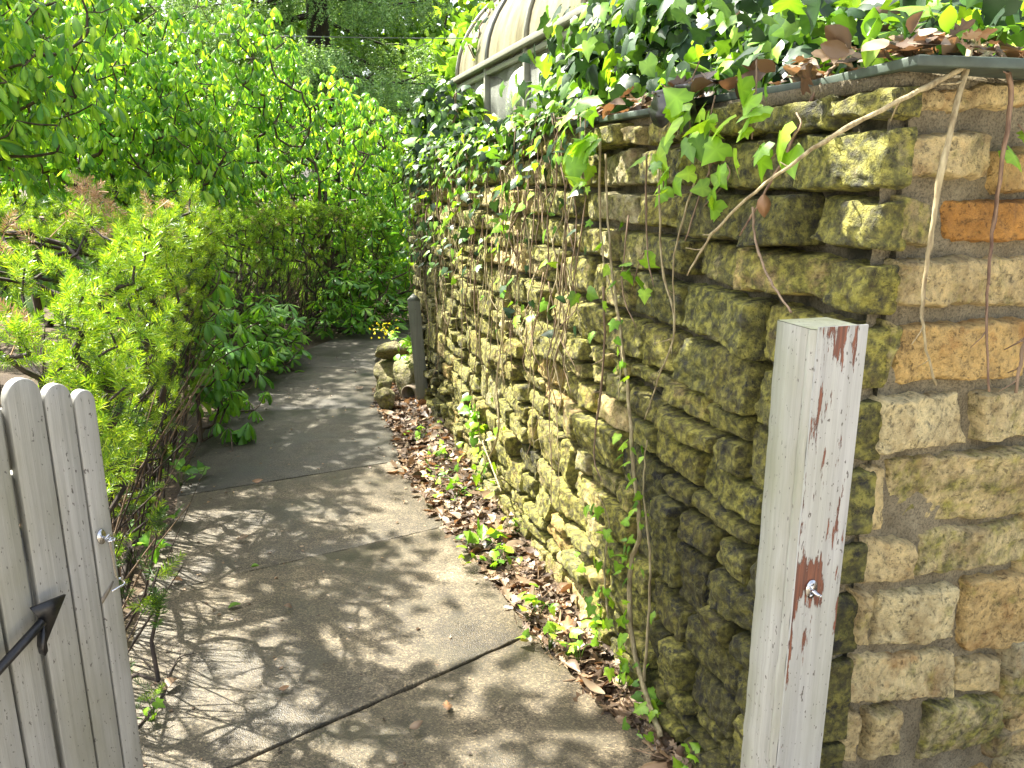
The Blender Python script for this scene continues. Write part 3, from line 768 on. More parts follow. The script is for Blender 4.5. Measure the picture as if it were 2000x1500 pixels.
for d in (0.0, 2 * RW):
    m = MB(); m.box(gpt(mid, d - 0.02, ZE - 0.015), (L + 0.06, 0.075, 0.035), R3); m.build('eave_rail', M_ALU, ghouse, bevel=0.004)
    m = MB(); m.box(gpt(mid, d, ZE - 0.07), (L + 0.03, 0.04, 0.03), R3); m.build('eave_rail', M_ALU, ghouse, bevel=0.004)
    m = MB(); m.box(gpt(mid, d, 1.80), (L + 0.03, 0.10, 0.09), R3); m.build('sill', M_ALU, ghouse, bevel=0.004)
for a in (RIBS[0], RIBS[-1]):
    pts = [gpt(a, 0, 1.84)] + arc(a, 10) + [gpt(a, 2 * RW - RW * (1 - math.cos(t)), ZE + RH * math.sin(t)) for t in np.linspace(math.pi / 2, 0, 10)] + [gpt(a, 2 * RW, 1.84)]
    m = MB(); m.prism(pts, np.array([*(D_L * 0.004), 0])); m.build('gable_glass', M_GLASS, ghouse)
    for dd in (0.45, 0.9, 1.35, 1.8, 2.25):
        tt = math.acos(max(-1, min(1, 1 - dd / RW)))
        zt = ZE + RH * math.sin(tt)
        m = MB(); m.box(gpt(a, dd, (1.75 + zt) / 2), (0.03, 0.03, zt - 1.75), R3); m.build('mullion', M_ALU, ghouse)

# ------------------------------------------------------------------ gate post (right) and small post (far)
pc = at_depth(1590, 645, 1.18)
a = math.radians(16.3); ax = np.array([math.cos(a), math.sin(a), 0]); ay = np.array([-math.sin(a), math.cos(a), 0])
Wp = 0.092; TOPZ = 1.387
gpost = thing('gate_post', 'tall square post with peeling pale grey paint standing at the wall corner', 'post', (pc[0], pc[1], 0))
tilt = math.radians(1.0)
def pp(u, v, z):                                     # u along right face, v along left face
    zz = z
    return pc * np.array([1, 1, 0]) + ax * (u + 0.0) + ay * v + np.array([math.sin(tilt) * (TOPZ - z) * 0.5 * -1.0 * 0, 0, zz])
m = MB(); ch = 0.006
ring = [(ch, 0), (Wp, 0), (Wp, Wp), (0, Wp), (0, 0.0165), (0.004, 0.0155), (0, 0.0145), (0, ch)]
NZ = 60
V = []; C = []
for j in range(NZ + 1):
    z = -0.05 + (TOPZ + 0.05) * j / NZ
    for (u, v) in ring: V.append(pp(u + 0.0006 * RNG.normal(), v, z))
n = len(ring)
F = [(j * n + i, j * n + (i + 1) % n, (j + 1) * n + (i + 1) % n, (j + 1) * n + i) for j in range(NZ) for i in range(1, n)]
m.add(V, F, 0)
m.add([pp(u, v, TOPZ + 0.001) for u, v in ring], [tuple(range(n))], 1)
m.build('shaft', [M_PAINT, M_POSTTOP], gpost)
# the right face is a thin cover board with most of the peeling
m = MB(); nu, nzb = 24, 160
V = []; C = []
zl = px = None
latch_z = None
Pl = on_plane(1580, 1147, pc[:2], ax[:2] * 0 + np.array([math.sin(a), -math.cos(a)]))
lu = np.dot(Pl - pc, ax); lz = Pl[2]
for j in range(nzb + 1):
    z = -0.05 + (TOPZ + 0.055) * j / nzb
    for i in range(nu + 1):
        u = ch + (Wp - ch) * i / nu
        # wear follows knocks: round the latch, along the left arris, at the top end
        w = 0.045
        w += 0.34 * math.exp(-(((u - lu + 0.008) / 0.026) ** 2 + ((z - lz - 0.014) / 0.045) ** 2))
        w += 0.13 * math.exp(-((u - ch) / 0.006) ** 2)
        w += 0.22 * math.exp(-(((u - 0.040) / 0.028) ** 2 + ((z - TOPZ + 0.01) / 0.05) ** 2))
        w += 0.06 * math.exp(-(((u - 0.07) / 0.015) ** 2 + ((z - lz - 0.14) / 0.08) ** 2))
        if z < lz - 0.05: w -= 0.03
        V.append(pp(u, -0.0045, z)); C.append((w, 0, 0, 1))
w_ = nu + 1
F = np.array([(j * w_ + i, j * w_ + i + 1, (j + 1) * w_ + i + 1, (j + 1) * w_ + i) for j in range(nzb) for i in range(nu)])
m.add(V, [F], 0, np.array(C))
o = len(V)
for (u0, u1) in ((ch, ch), (Wp, Wp)):
    m.add([pp(u0, -0.0045, -0.05), pp(u0, 0.0, -0.05), pp(u0, 0.0, TOPZ + .005), pp(u0, -0.0045, TOPZ + .005)], [(0, 1, 2, 3)], 0)
m.add([pp(ch, -0.0045, TOPZ + .005), pp(Wp, -0.0045, TOPZ + .005), pp(Wp, 0.0, TOPZ + .005), pp(ch, 0.0, TOPZ + .005)], [(0, 1, 2, 3)], 0)
tag(m.build('front_face', M_PEEL, gpost), 'grey painted face with red-brown bare wood showing in flakes')
# latch eye : oval plate, two screws and a ring
m = MB(); LC = pp(lu, -0.0052, lz)
outw = -ay
oval = [LC + ax * 0.0105 * math.cos(t) + np.array([0, 0, 0.0165 * math.sin(t)]) for t in np.linspace(0, 2 * math.pi, 20, endpoint=False)]
m.prism(oval, outw * 0.002)
m.prism([LC + np.array([0, 0, 0.0095]) + outw * 0.002 + ax * 0.003 * math.cos(t) + np.array([0, 0, 0.003 * math.sin(t)]) for t in np.linspace(0, 2 * math.pi, 10, endpoint=False)], outw * 0.001)
m.prism([LC - np.array([0, 0, 0.0115]) + outw * 0.002 + ax * 0.003 * math.cos(t) + np.array([0, 0, 0.003 * math.sin(t)]) for t in np.linspace(0, 2 * math.pi, 10, endpoint=False)], outw * 0.001)
pl_ob = m.build('latch_plate', M_STEEL, gpost)
m = MB(); RC = LC + outw * 0.013 + np.array([0, 0, -0.001])
m.tube([RC + outw * 0.0085 * math.cos(t) + norm(ax * 0.85 + np.array([0, 0, -0.5])) * 0.0075 * math.sin(t) for t in np.linspace(0, 2 * math.pi, 18)], 0.0026, 8)
m.build('ring', M_STEEL, pl_ob, smooth=True)

fb = on_z(827, 785); fb[2] = 0
fpost = thing('short_post', 'short grey weathered post with pointed top beside rocks at the wall end', 'post', (fb[0], fb[1], 0))
m = MB(); h = 0.0455; a2 = math.radians(8)
fx = np.array([math.cos(a2), math.sin(a2), 0]); fy = np.array([-math.sin(a2), math.cos(a2), 0])
ln = np.array([-0.05, 0.0, 0])
zt = (on_plane(818, 586, fb[:2], (0, 1)))[2]
top = np.array([fb[0], fb[1], 0]) + ln
for (z0, z1, h0, h1, c0, c1) in ((-0.05, zt, h, h, fb * 1.0, top + 0),):
    A = [c0 + fx * sx * h0 + fy * sy * h0 + np.array([0, 0, z0]) for sx, sy in ((-1, -1), (1, -1), (1, 1), (-1, 1))]
    B = [c1 + fx * sx * h1 + fy * sy * h1 + np.array([0, 0, z1]) for sx, sy in ((-1, -1), (1, -1), (1, 1), (-1, 1))]
    m.add(A + B, [(0, 1, 5, 4), (1, 2, 6, 5), (2, 3, 7, 6), (3, 0, 4, 7), (3, 2, 1, 0)])
m.build('shaft', M_GREYWOOD, fpost, bevel=0.004)
m = MB(); B = [top + fx * sx * (h + .001) + fy * sy * (h + .001) + np.array([0, 0, zt + .001]) for sx, sy in ((-1, -1), (1, -1), (1, 1), (-1, 1))]
m.add(B + [top + np.array([0, 0, zt + 0.05])], [(0, 1, 4), (1, 2, 4), (2, 3, 4), (3, 0, 4), (3, 2, 1, 0)])
m.build('pointed_top', M_GREYWOOD, fpost)

# ------------------------------------------------------------------ picket gate, open, left
th = math.radians(62); GD = np.array([math.cos(th), math.sin(th)]); GN = np.array([math.sin(th), -math.cos(th)])
gp0 = at_depth(202, 900, 1.5)[:2]
def gs(px, py=900): return np.dot(on_plane(px, py, gp0, GN)[:2] - gp0, GD)
def gz(px, py): return on_plane(px, py, gp0, GN)[2]
def gp(k, z, off=0.0): return np.array([*(gp0 + GD * k + GN * off), z])
gate = thing('picket_gate', 'pale grey picket gate standing open with a black iron arrow on it', 'gate', (*(gp0 + GD * -0.5), 0))
PK = [(gs(-45), gs(18), 1.36), (gs(33), gs(101), gz(55, 737)), (gs(105), gs(158), gz(120, 748)), (gs(162), gs(202), gz(172, 760))]
w0 = PK[0][1] - PK[0][0]
for k in range(1, 6): PK.insert(0, (PK[0][0] - w0 * 1.15, PK[0][0] - w0 * 0.12, 1.36))
for (a0, a1, zt) in PK:
    m = MB(); wdt = a1 - a0; c = (a0 + a1) / 2; r = wdt / 2
    prof = [(a0, 0.06), (a1, 0.06)] + [(c + r * math.cos(t) ** 1.0, zt - r * 1.25 + r * 1.25 * math.sin(t)) for t in np.linspace(0, math.pi, 15)]
    m.prism([gp(x, z, 0.0) for x, z in prof], np.array([*(-GN * 0.021), 0]))
    m.build('picket', M_GATE, gate, bevel=0.0025)
for z in (0.28, 1.02):
    m = MB(); x0, x1 = PK[0][0] + .01, PK[-1][1] - 0.004
    m.prism([gp(x0, z, -0.0225), gp(x1, z, -0.0225), gp(x1, z + 0.09, -0.0225), gp(x0, z + 0.09, -0.0225)], np.array([*(-GN * 0.035), 0])); m.build('rail', M_GATE, gate, bevel=0.002)
# backing boards close the gaps between pickets
for (p, q) in zip(PK[:-1], PK[1:]):
    m = MB(); x0, x1 = p[1] - 0.012, q[0] + 0.012; zt = min(p[2], q[2]) - 0.05
    m.prism([gp(x0, .08, -0.0225), gp(x1, .08, -0.0225), gp(x1, .27, -0.0225), gp(x0, .27, -0.0225)], np.array([*(-GN * 0.012), 0]))
    m.prism([gp(x0, .38, -0.0225), gp(x1, .38, -0.0225), gp(x1, 1.01, -0.0225), gp(x0, 1.01, -0.0225)], np.array([*(-GN * 0.012), 0]))
    if zt > 1.13: m.prism([gp(x0, 1.12, -0.0225), gp(x1, 1.12, -0.0225), gp(x1, zt, -0.0225), gp(x0, zt, -0.0225)], np.array([*(-GN * 0.012), 0]))
    m.build('backing_strip', M_GATE, gate)
def gpx(px, py, off=0.0):
    P = on_plane(px, py, gp0 + GN * off, GN); return P
arrow_pts = [(125, 1160), (57, 1187), (72, 1207), (74, 1275), (81, 1268)]
m = MB(); m.prism([gpx(*q, 0.026) for q in [(125, 1160), (82, 1267), (72, 1205), (57, 1187)]], np.array([*(GN * 0.006), 0]))
m.prism([gpx(*q, 0.024) for q in [(73, 1210), (82, 1266), (76, 1276), (72, 1262)]], np.array([*(GN * 0.018), 0]))
arw = m.build('iron_arrow', M_IRON, gate)
m = MB(); A = gpx(84, 1213, 0.034); B = gpx(-6, 1312, 0.034); m.tube([A, A + (B - A) * .5, B, B + (B - A) * 2.5], 0.0085, 10); m.build('arrow_shaft', M_IRON, arw, smooth=True)
# hook and eye
E0 = gpx(197, 1048, 0.0)
Gx = np.array([*GD, 0]); Gn = np.array([*GN, 0]); Z = np.array([0, 0, 1.0])
m = MB(); m.prism([E0 + Gn * .001 + Gx * .009 * math.cos(t) + Z * .015 * math.sin(t) for t in np.linspace(0, 2 * math.pi, 18, endpoint=False)], Gn * 0.002)
m.tube([E0 + Gn * 0.002, E0 + Gn * 0.02], 0.003, 8)
T0 = E0 + Gn * 0.028
m.tube([T0 + Gn * .0075 * math.cos(t) + Gx * .0075 * math.sin(t) for t in np.linspace(0, 2 * math.pi, 16)], 0.0025, 7)
hk = m.build('hook_eye', M_STEEL, gate, smooth=True)
m = MB()
S0 = gpx(213, 1052, 0.03); S1 = gpx(227, 1128, 0.012)
hook = [S0 + Z * .004 - Gx * .006, S0 + Z * .007, S0 + Gx * .005, S0 - Z * .006, S0 + (S1 - S0) * .5, S1, gpx(236, 1130, 0.012), gpx(243, 1137, 0.014), gpx(240, 1143, 0.016), gpx(228, 1149, 0.016), gpx(218, 1155, 0.014)]
m.tube(catmull(hook, 6), 0.0024, 8)
m.build('latch_hook', M_STEEL, hk, smooth=True)
m = MB(); m.prism([gpx(*q, 0.0006) for q in [(197, 1170), (206, 1156), (220, 1134), (222, 1136), (214, 1156), (200, 1180)]], Gn * 0.0006); tag(m.build('gouge', bark_material('bare_grey_wood', (0.14, 0.12, 0.09), (0.3, 0.27, 0.22), 60), gate), 'worn gouge cut by the swinging hook')
# ------------------------------------------------------------------ leaf templates
def fan(outline, centre, zfun):
    P = np.array([centre] + outline, float); V = np.column_stack([P, [zfun(x, y) for x, y in P]])
    n = len(outline); return V, [np.array([[0, 1 + i, 1 + (i + 1) % n] for i in range(n)])]
def ivy_tpl(seed):
    r = np.random.default_rng(seed)
    half = [(0.14, -0.09), (0.34, -0.13), (0.48, 0.02), (0.40, 0.17), (0.45, 0.38), (0.27, 0.50), (0.13, 0.78)]
    half = [(x * r.uniform(.85, 1.15), y + r.normal(0, .03)) for x, y in half]
    out = [(0, 0)] + half + [(0, 1.0)] + [(-x * r.uniform(.9, 1.1), y + r.normal(0, .03)) for x, y in half[::-1]]
    v, f = fan(out, (0, 0.32), lambda x, y: -0.42 * abs(x) ** 1.3 - 0.34 * max(0, y - .3) ** 2 + 0.06)
    hv = [.1, .75, .2, 0, .8, .05, .35]
    c = np.array([1.0, .9] + hv + [.9] + hv[::-1]); return v, f, np.column_stack([c, c * 0, c * 0, c * 0 + 1])
IVY = [ivy_tpl(k) for k in range(5)]
def oak_tpl(seed):
    r = np.random.default_rng(seed)
    half = [(0.04, 0.0), (0.10, 0.15), (0.22, 0.22), (0.12, 0.32), (0.32, 0.45), (0.15, 0.55), (0.30, 0.72), (0.12, 0.78), (0.10, 0.92)]
    out = half + [(0, 1.02)] + [(-x * r.uniform(.8, 1.1), y) for x, y in half[::-1]]
    c1, c2 = r.uniform(-.5, .7), r.uniform(-.4, .6)
    return fan(out, (0, 0.45), lambda x, y: c1 * x * x * 2 + c2 * (y - .5) ** 2 + 0.25 * x * (y - .5) * r.uniform(-1, 1) + r.normal(0, .015))
OAK = [oak_tpl(k) for k in range(6)]
def oval_tpl(seed):
    r = np.random.default_rng(seed)
    half = [(0.10, 0.08), (0.24, 0.25), (0.30, 0.48), (0.22, 0.72), (0.08, 0.92)]
    out = [(0, 0)] + half + [(0, 1)] + [(-x, y) for x, y in half[::-1]]
    c1, c2 = r.uniform(-.6, 1.3), r.uniform(-.5, .8)
    return fan(out, (0, 0.45), lambda x, y: c1 * abs(x) + c2 * (y - .5) ** 2 + r.normal(0, .01))
OVAL = [oval_tpl(k) for k in range(5)]

def leaflet(L, w, d0, d1, fold):
    """one leaflet along +Y bending down from pitch d0 to d1 ; edges folded down"""
    ts = np.array([0, .22, .45, .68, .88, 1.0]); ws = np.array([.04, .42, .82, 1.0, .62, .0]) * w
    y = z = 0; V = []; last = 0
    for t, ww in zip(ts, ws):
        pit = d0 + (d1 - d0) * t; dl = (t - last) * L; y += dl * math.cos(pit); z -= dl * math.sin(pit); last = t
        V += [(-ww, y, z - fold * ww * 1.0), (0, y, z), (ww, y, z - fold * ww * 1.0)]
    F = []
    for i in range(5):
        a = i * 3; F += [(a, a + 1, a + 4, a + 3), (a + 1, a + 2, a + 5, a + 4)]
    return np.array(V), np.array(F)
def palm_tpl(seed, d0, d1, nl=5):
    r = np.random.default_rng(seed); V = []; F = []; n = 0
    span = math.radians(115 if nl == 5 else 150)
    for k, az in enumerate(np.linspace(-span, span, nl)):
        L = (1.0 - 0.28 * abs(az) / span) * r.uniform(.9, 1.08)
        v, f = leaflet(L, 0.165 * L * r.uniform(.85, 1.15), d0 + r.normal(0, .12), d1 + r.normal(0, .15), r.uniform(.25, .6))
        az += r.normal(0, .12); ca, sa = math.cos(az), math.sin(az)
        v = np.column_stack([v[:, 0] * ca + v[:, 1] * sa, -v[:, 0] * sa + v[:, 1] * ca, v[:, 2]])
        V.append(v); F.append(f + n); n += len(v)
    V = np.vstack(V); c = np.tile([0., 1., 0.], len(V) // 3); return V, [np.vstack(F)], np.column_stack([c, c * 0, c * 0, c * 0 + 1])
PALM = [palm_tpl(k, math.radians(22), math.radians(84)) for k in range(4)]
PALMF = [palm_tpl(k + 9, math.radians(0), math.radians(48)) for k in range(4)]
def sprig_tpl(seed, n, L, nl, nw, flat=0.35):
    """needle shoot along +Y, about 1 long"""
    r = np.random.default_rng(seed); V = []; F = []
    for i in range(n):
        t = i / (n - 1); y = L * t
        a = i * 2.399 + r.normal(0, .2)
        d = np.array([math.cos(a), 0, math.sin(a) * (1 - flat)]); d /= np.linalg.norm(d)
        lean = 0.35 + 0.75 * t
        d = norm(d + np.array([0, lean, 0.1])); l = nl * (0.75 + 0.35 * math.sin(math.pi * min(1, t + .15))) * r.uniform(.85, 1.1)
        s = norm(np.cross(d, r.normal(0, 1, 3)))
        p0 = np.array([0, y, 0]); p1 = p0 + d * l * .5 + np.array([0, 0, .02]); p2 = p0 + d * l
        V += [p0, p1 + s * nw, p2, p1 - s * nw]; F.append((4 * i, 4 * i + 1, 4 * i + 2, 4 * i + 3))
    return np.array(V), [np.array(F)]
YEWT = [sprig_tpl(k, 54, 0.95, 0.34, 0.019) for k in range(4)]
YEWS = [sprig_tpl(k + 5, 26, 0.85, 0.42, 0.032) for k in range(4)]
SPRT = [sprig_tpl(k + 9, 26, 1.0, 0.16, 0.030, 0.0) for k in range(3)]

def put(mb, tpls, pos, ydir, ndir, size, rng, mat=0):
    pos = np.asarray(pos); M = frames(np.asarray(ydir, float), np.asarray(ndir, float)); size = np.broadcast_to(size, (len(pos),))
    pick = rng.integers(0, len(tpls), len(pos))
    for k, tp in enumerate(tpls):
        q = pick == k
        if not q.any(): continue
        scatter(mb, tp[0], tp[1], M[q], pos[q], size[q], mat)
        if len(tp) > 2: mb.C[-1] = np.tile(tp[2], (q.sum(), 1)); mb.has_c = True
def ell(n, c, r, rng, shell=0.55):
    d = norm(rng.normal(0, 1, (n, 3))); rad = rng.uniform(shell ** 3, 1, n) ** (1 / 3)
    return np.array(c) + d * rad[:, None] * np.array(r)

# ------------------------------------------------------------------ palmate shrubs
def palm_shrub(name, label, base, blobs, n, size, leafmat, rng, group=None, stems=5, tpl=None, r_tip=0.0035, up=0.55, cat='shrub', extra=0, rmax=0.05):
    t = thing(name, label, cat, (base[0], base[1], 0), group)
    T = np.vstack([ell(int(n * w), c, r, rng, sh) for (c, r, w, sh) in blobs])
    T = T[T[:, 2] > 0.06]
    roots = np.array([[base[0] + rng.normal(0, .15), base[1] + rng.normal(0, .15), 0.0] for _ in range(stems)])
    P, par, cnt = grow(roots, T, rng)
    mb = MB(); d, idx = skeleton(mb, P, par, cnt, r_tip, rng, 0.40, 0.12, 4, rmax)
    mb.build('branches', M_BARK, t)
    pos = P[idx]; d = norm(d)
    nn = len(pos)
    pos = np.vstack([pos] + [pos + rng.normal(0, size * 0.75, pos.shape) for _ in range(extra)]); d = np.vstack([d] * (extra + 1))
    out = d.copy(); out[:, 2] *= 0.2; out += rng.normal(0, .45, out.shape); out[:, 2] = rng.normal(0, .25, len(out))
    upv = np.array([0, 0, 1.0]) + rng.normal(0, up * .5, pos.shape)
    mb = MB(); put(mb, tpl or PALM, pos, out, upv, size * rng.uniform(.7, 1.25, len(pos)), rng)
    mb.build('leaves', leafmat, t, smooth=True)
    return t
rng = np.random.default_rng(11)
G1 = 'broad-leaved shrubs behind the hedges'
palm_shrub('broad_leaved_shrub', 'tall shrub with large drooping leaves and bare crooked branches at the left', (-4.3, 5.3), [((-4.5, 5.6, 2.75), (2.0, 1.4, 1.1), .72, .3), ((-3.6, 5.3, 2.25), (1.0, .9, .6), .28, .3)], 800, 0.145, M_BUCK, rng, G1, 6, extra=1, r_tip=0.004)
palm_shrub('broad_leaved_shrub', 'dense bright green shrub with drooping leaves behind the clipped hedge', (-4.1, 8.3), [((-4.1, 8.4, 2.1), (1.5, 1.2, 1.2), .7, .35), ((-3.7, 8.0, 1.85), (1.1, .8, .7), .3, .4)], 850, 0.14, M_BUCK, rng, G1, 6, extra=1)
palm_shrub('broad_leaved_shrub', 'tallest yellow-green shrub at the back, leaves filling the top of the view', (-5.6, 9.3), [((-5.6, 9.3, 3.1), (2.4, 1.6, 1.9), 1, .4)], 900, 0.15, M_BUCK, rng, G1, 6, extra=1)
palm_shrub('broad_leaved_shrub', 'shrub with upright bare-stemmed shoots before the spruce trunk', (-2.5, 9.8), [((-2.6, 9.9, 1.75), (1.5, 1.1, 1.15), .85, .4), ((-2.75, 9.3, 2.85), (.4, .35, .75), .10, 0), ((-2.3, 10.0, 1.6), (.7, .6, .8), .05, .3)], 800, 0.135, M_BUCK, rng, G1, 5, extra=1)
palm_shrub('broad_leaved_shrub', 'low sloping shrub that leans over the far end of the path by the wall', (-1.0, 11.4), [((-1.1, 11.4, 1.2), (1.3, 1.0, 1.15), .7, .35), ((-1.0, 10.6, .75), (.8, .5, .75), .3, .2)], 800, 0.13, M_BUCK, rng, G1, 5, extra=1)
palm_shrub('leafy_sucker', 'leafy green sucker shoots hanging out of the hedge over the path edge', (-2.05, 5.0), [((-1.95, 4.95, .72), (.30, .32, .55), .6, .1), ((-1.98, 5.25, .25), (.34, .45, .26), .4, .1)], 85, 0.15, M_BUCKD, rng, None, 3, PALM, 0.003, .8)
G2 = 'leafy mounds along the far path edge'
palm_shrub('leafy_mound', 'low leafy mound spreading onto the path in front of the clipped hedge', (-2.15, 6.7), [((-2.2, 6.7, .26), (.36, .9, .42), 1, .1)], 210, 0.15, M_BUCKD, rng, G2, 4, PALMF, 0.003, .8)
palm_shrub('leafy_mound', 'dark leafy mound at the bend of the path left of the short post', (-1.75, 8.9), [((-1.75, 8.75, .25), (.5, .6, .5), .5, .1), ((-1.2, 9.4, .6), (.75, .45, .8), .5, .1)], 380, 0.15, M_BUCKD, rng, G2, 5, PALMF, 0.003, .8)
# sprig lying on the path
P0 = on_z(370, 880, .05)
palm_shrub('fallen_sprig', 'short leafy sprig lying on the path edge below the hedge', (P0[0], P0[1]), [((*(on_z(460, 868)[:2]), .10), (.13, .07, .07), .7, 0), ((*(on_z(405, 878)[:2]), .08), (.12, .06, .06), .3, 0)], 9, 0.135, M_BUCKD, rng, None, 1, PALM, 0.002, .6, 'sprig')

# ------------------------------------------------------------------ yew hedge
EL = catmull(EDGE_L, 10)
def along(y): 
    i = np.argmin(np.abs(EL[:152, 1] - y)); i = min(max(i, 1), len(EL) - 2)
    t = norm(EL[i + 1] - EL[i - 1]); return EL[i], t, np.array([-t[1], t[0]])          # point, tangent, normal to the left
def yew(name, label, y0, y1, depth, ztop, n, size, tpl, mats, rng, group, stems, face=0.6, low=0.45, r_tip=0.002, brown=0.0, over=0.08, extra=2, offs=0.0, cat='hedge', rmax=.012, end=0.0, face_b=2.4):
    mid = along((y0 + y1) / 2)
    t = thing(name, label, cat, (*(mid[0] + mid[2] * (depth / 2 + offs)), 0), group)
    T = []; D = []
    for i in range(n):
        y = rng.uniform(y0, y1); p, tg, nl = along(y)
        zt = ztop(y)
        if end > 0 and rng.random() < end:                       # the end of the bush that faces the gate
            y = y0 + abs(rng.normal(0, .22)); p, tg, nl = along(y); zt = ztop(y)
            w = rng.uniform(-over, depth + .3); z = low + (zt - low) * rng.beta(1.8, 1.0); out = -tg * .6
        elif rng.random() < face:
            h = rng.beta(face_b, 1.0); z = low + (zt - low) * h
            w = -over * (h - .35) * 1.5 + abs(rng.normal(0, .10)); out = -nl
        else:
            w = rng.uniform(-over, depth); z = zt - abs(rng.normal(0, .10)) + 0.05 * fbm((w, y, 0), 3, 2); out = np.zeros(2)
        q = p + nl * (w + offs)
        T.append((*q, z)); D.append((out[0] * .55, out[1] * .55, .75))
    T = np.array(T)
    roots = []
    for _ in range(stems):
        y = rng.uniform(y0, y1); p, tg, nl = along(y); q = p + nl * (offs + rng.uniform(.12, depth * .7)); roots.append((*q, 0))
    P, par, cnt = grow(np.array(roots), T, rng, 0.12)
    mb = MB(); d, idx = skeleton(mb, P, par, cnt, r_tip, rng, 0.42, 0.10, 4, rmax)
    # bare grey-brown whips inside
    wh = []
    for _ in range(int(stems * (19 if stems < 20 else 24))):
        y = rng.uniform(y0, y1); p, tg, nl = along(y)
        a = np.array([*(p + nl * (offs + rng.uniform(.02, .4) + .1)), rng.uniform(0, .25)])
        b = a + np.array([*(-nl * rng.uniform(-.05, .35) + tg * rng.normal(0, .18)), rng.uniform(.35, .85) * ztop(y) / 1.4])
        c = a * .5 + b * .5 + np.array([*(nl * .06), 0]) + rng.normal(0, .03, 3)
        wh.append((a, c, b))
    A = np.array([w[0] for w in wh]); Cc = np.array([w[1] for w in wh]); B = np.array([w[2] for w in wh])
    r = rng.uniform(.0018, .0045, len(A))
    for mk, mi_ in ((np.arange(len(A)) % 5 < 3, 0), (np.arange(len(A)) % 5 >= 3, 1)):
        edges_mesh(mb, A[mk], Cc[mk], r[mk] * 1.3, r[mk], 4, mi_); edges_mesh(mb, Cc[mk], B[mk], r[mk], r[mk] * .5, 4, mi_)
    mb.build('branches', [M_BARKD, M_TWIGB], t)
    pos = P[idx]; k = len(pos)
    tip = norm(norm(d) * 0.6 + np.array([0, 0, .6]) + rng.normal(0, .25, d.shape))
    m_ = extra + 1                                               # a rosette of shoots at every tip
    base_ = np.repeat(pos, m_, axis=0); dirs = np.repeat(tip, m_, axis=0) + rng.normal(0, .62, (k * m_, 3))
    pos = base_ - np.repeat(tip, m_, axis=0) * size * rng.uniform(0, .55, (k * m_, 1)) + rng.normal(0, size * .10, base_.shape)
    sz = size * rng.uniform(.55, 1.15, len(pos))
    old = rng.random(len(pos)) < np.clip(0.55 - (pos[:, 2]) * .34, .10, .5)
    nrm = rng.normal(0, .5, pos.shape) + np.array([0, 0, 1])
    dead = rng.random(len(pos)) < brown
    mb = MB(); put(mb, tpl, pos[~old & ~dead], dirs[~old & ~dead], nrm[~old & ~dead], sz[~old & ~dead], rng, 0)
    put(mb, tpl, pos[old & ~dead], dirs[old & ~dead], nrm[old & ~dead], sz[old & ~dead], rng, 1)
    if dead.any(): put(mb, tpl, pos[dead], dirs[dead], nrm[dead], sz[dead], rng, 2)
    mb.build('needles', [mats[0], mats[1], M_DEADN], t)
    return t
rng = np.random.default_rng(5)
G3 = 'yew bushes along the left path edge'
zt1 = lambda y: 1.42 + 0.05 * math.sin(y * 5) + 0.05 * (y - 2)
yew('yew_bush', 'near yew bush with bright new shoots and bare lower stems behind the picket gate', 1.75, 3.55, 1.25, lambda y: 1.40 + 0.06 * math.sin(y * 6) + .07 * (y - 2), 660, .080, YEWT, (M_YEW, M_YEWD), rng, G3, 12, .66, .12, .0031, .01, .20, 3, -0.10, 'yew', end=.38)
yew('yew_bush', 'second yew bush, yellow-green tufts above the leafy sucker shoots', 3.45, 5.0, 1.1, lambda y: 1.50 + 0.05 * math.sin(y * 7) - .55 * max(0, y - 4.4), 440, .078, YEWT, (M_YEW, M_YEWD), rng, G3, 9, .64, .15, .0031, .01, .18, 3, -.06, 'yew')
yew('clipped_hedge', 'clipped far hedge with a brown twiggy face along the bend of the path', 4.8, 9.3, .8, lambda y: 1.34 + .05 * math.sin(y * 4) + .04 * math.sin(y * 11), 1250, .07, YEWS, (M_HEDGE, M_YEWD), rng, None, 40, .66, .30, .002, .04, .02, 3, .22, cat='hedge')
yew('yew_bush', 'third yew bush set back behind the near yew at the left edge', 2.0, 5.2, 1.3, lambda y: 1.42 + .06 * math.sin(y * 5), 650, .08, YEWT, (M_YEW, M_YEWD), rng, G3, 9, .55, .3, .003, .01, .1, 3, 1.1, 'yew', end=.2)
def dead_patch(px, py, D, n, spread):
    c = at_depth(px, py, D); rg = np.random.default_rng(px)
    mb = MB(); pos = c + rg.normal(0, 1, (n, 3)) * np.array([spread, spread, spread * .8]); dr = rg.normal(0, .6, (n, 3)) + np.array([.1, -.3, .7])
    put(mb, YEWT, pos, dr, rg.normal(0, 1, (n, 3)), .075, rg)
    edges_mesh(mb, pos, pos - dr * .06, np.full(n, .0015), np.full(n, .002), 3)
    return mb.build('dead_sprig', M_DEADN, bpy.data.objects['yew_bush'])
dead_patch(165, 395, 2.75, 10, .035); dead_patch(205, 455, 2.7, 5, .03); dead_patch(298, 405, 3.1, 3, .02)
dead_patch(25, 655, 2.0, 4, .025); dead_patch(15, 470, 2.3, 4, .03)

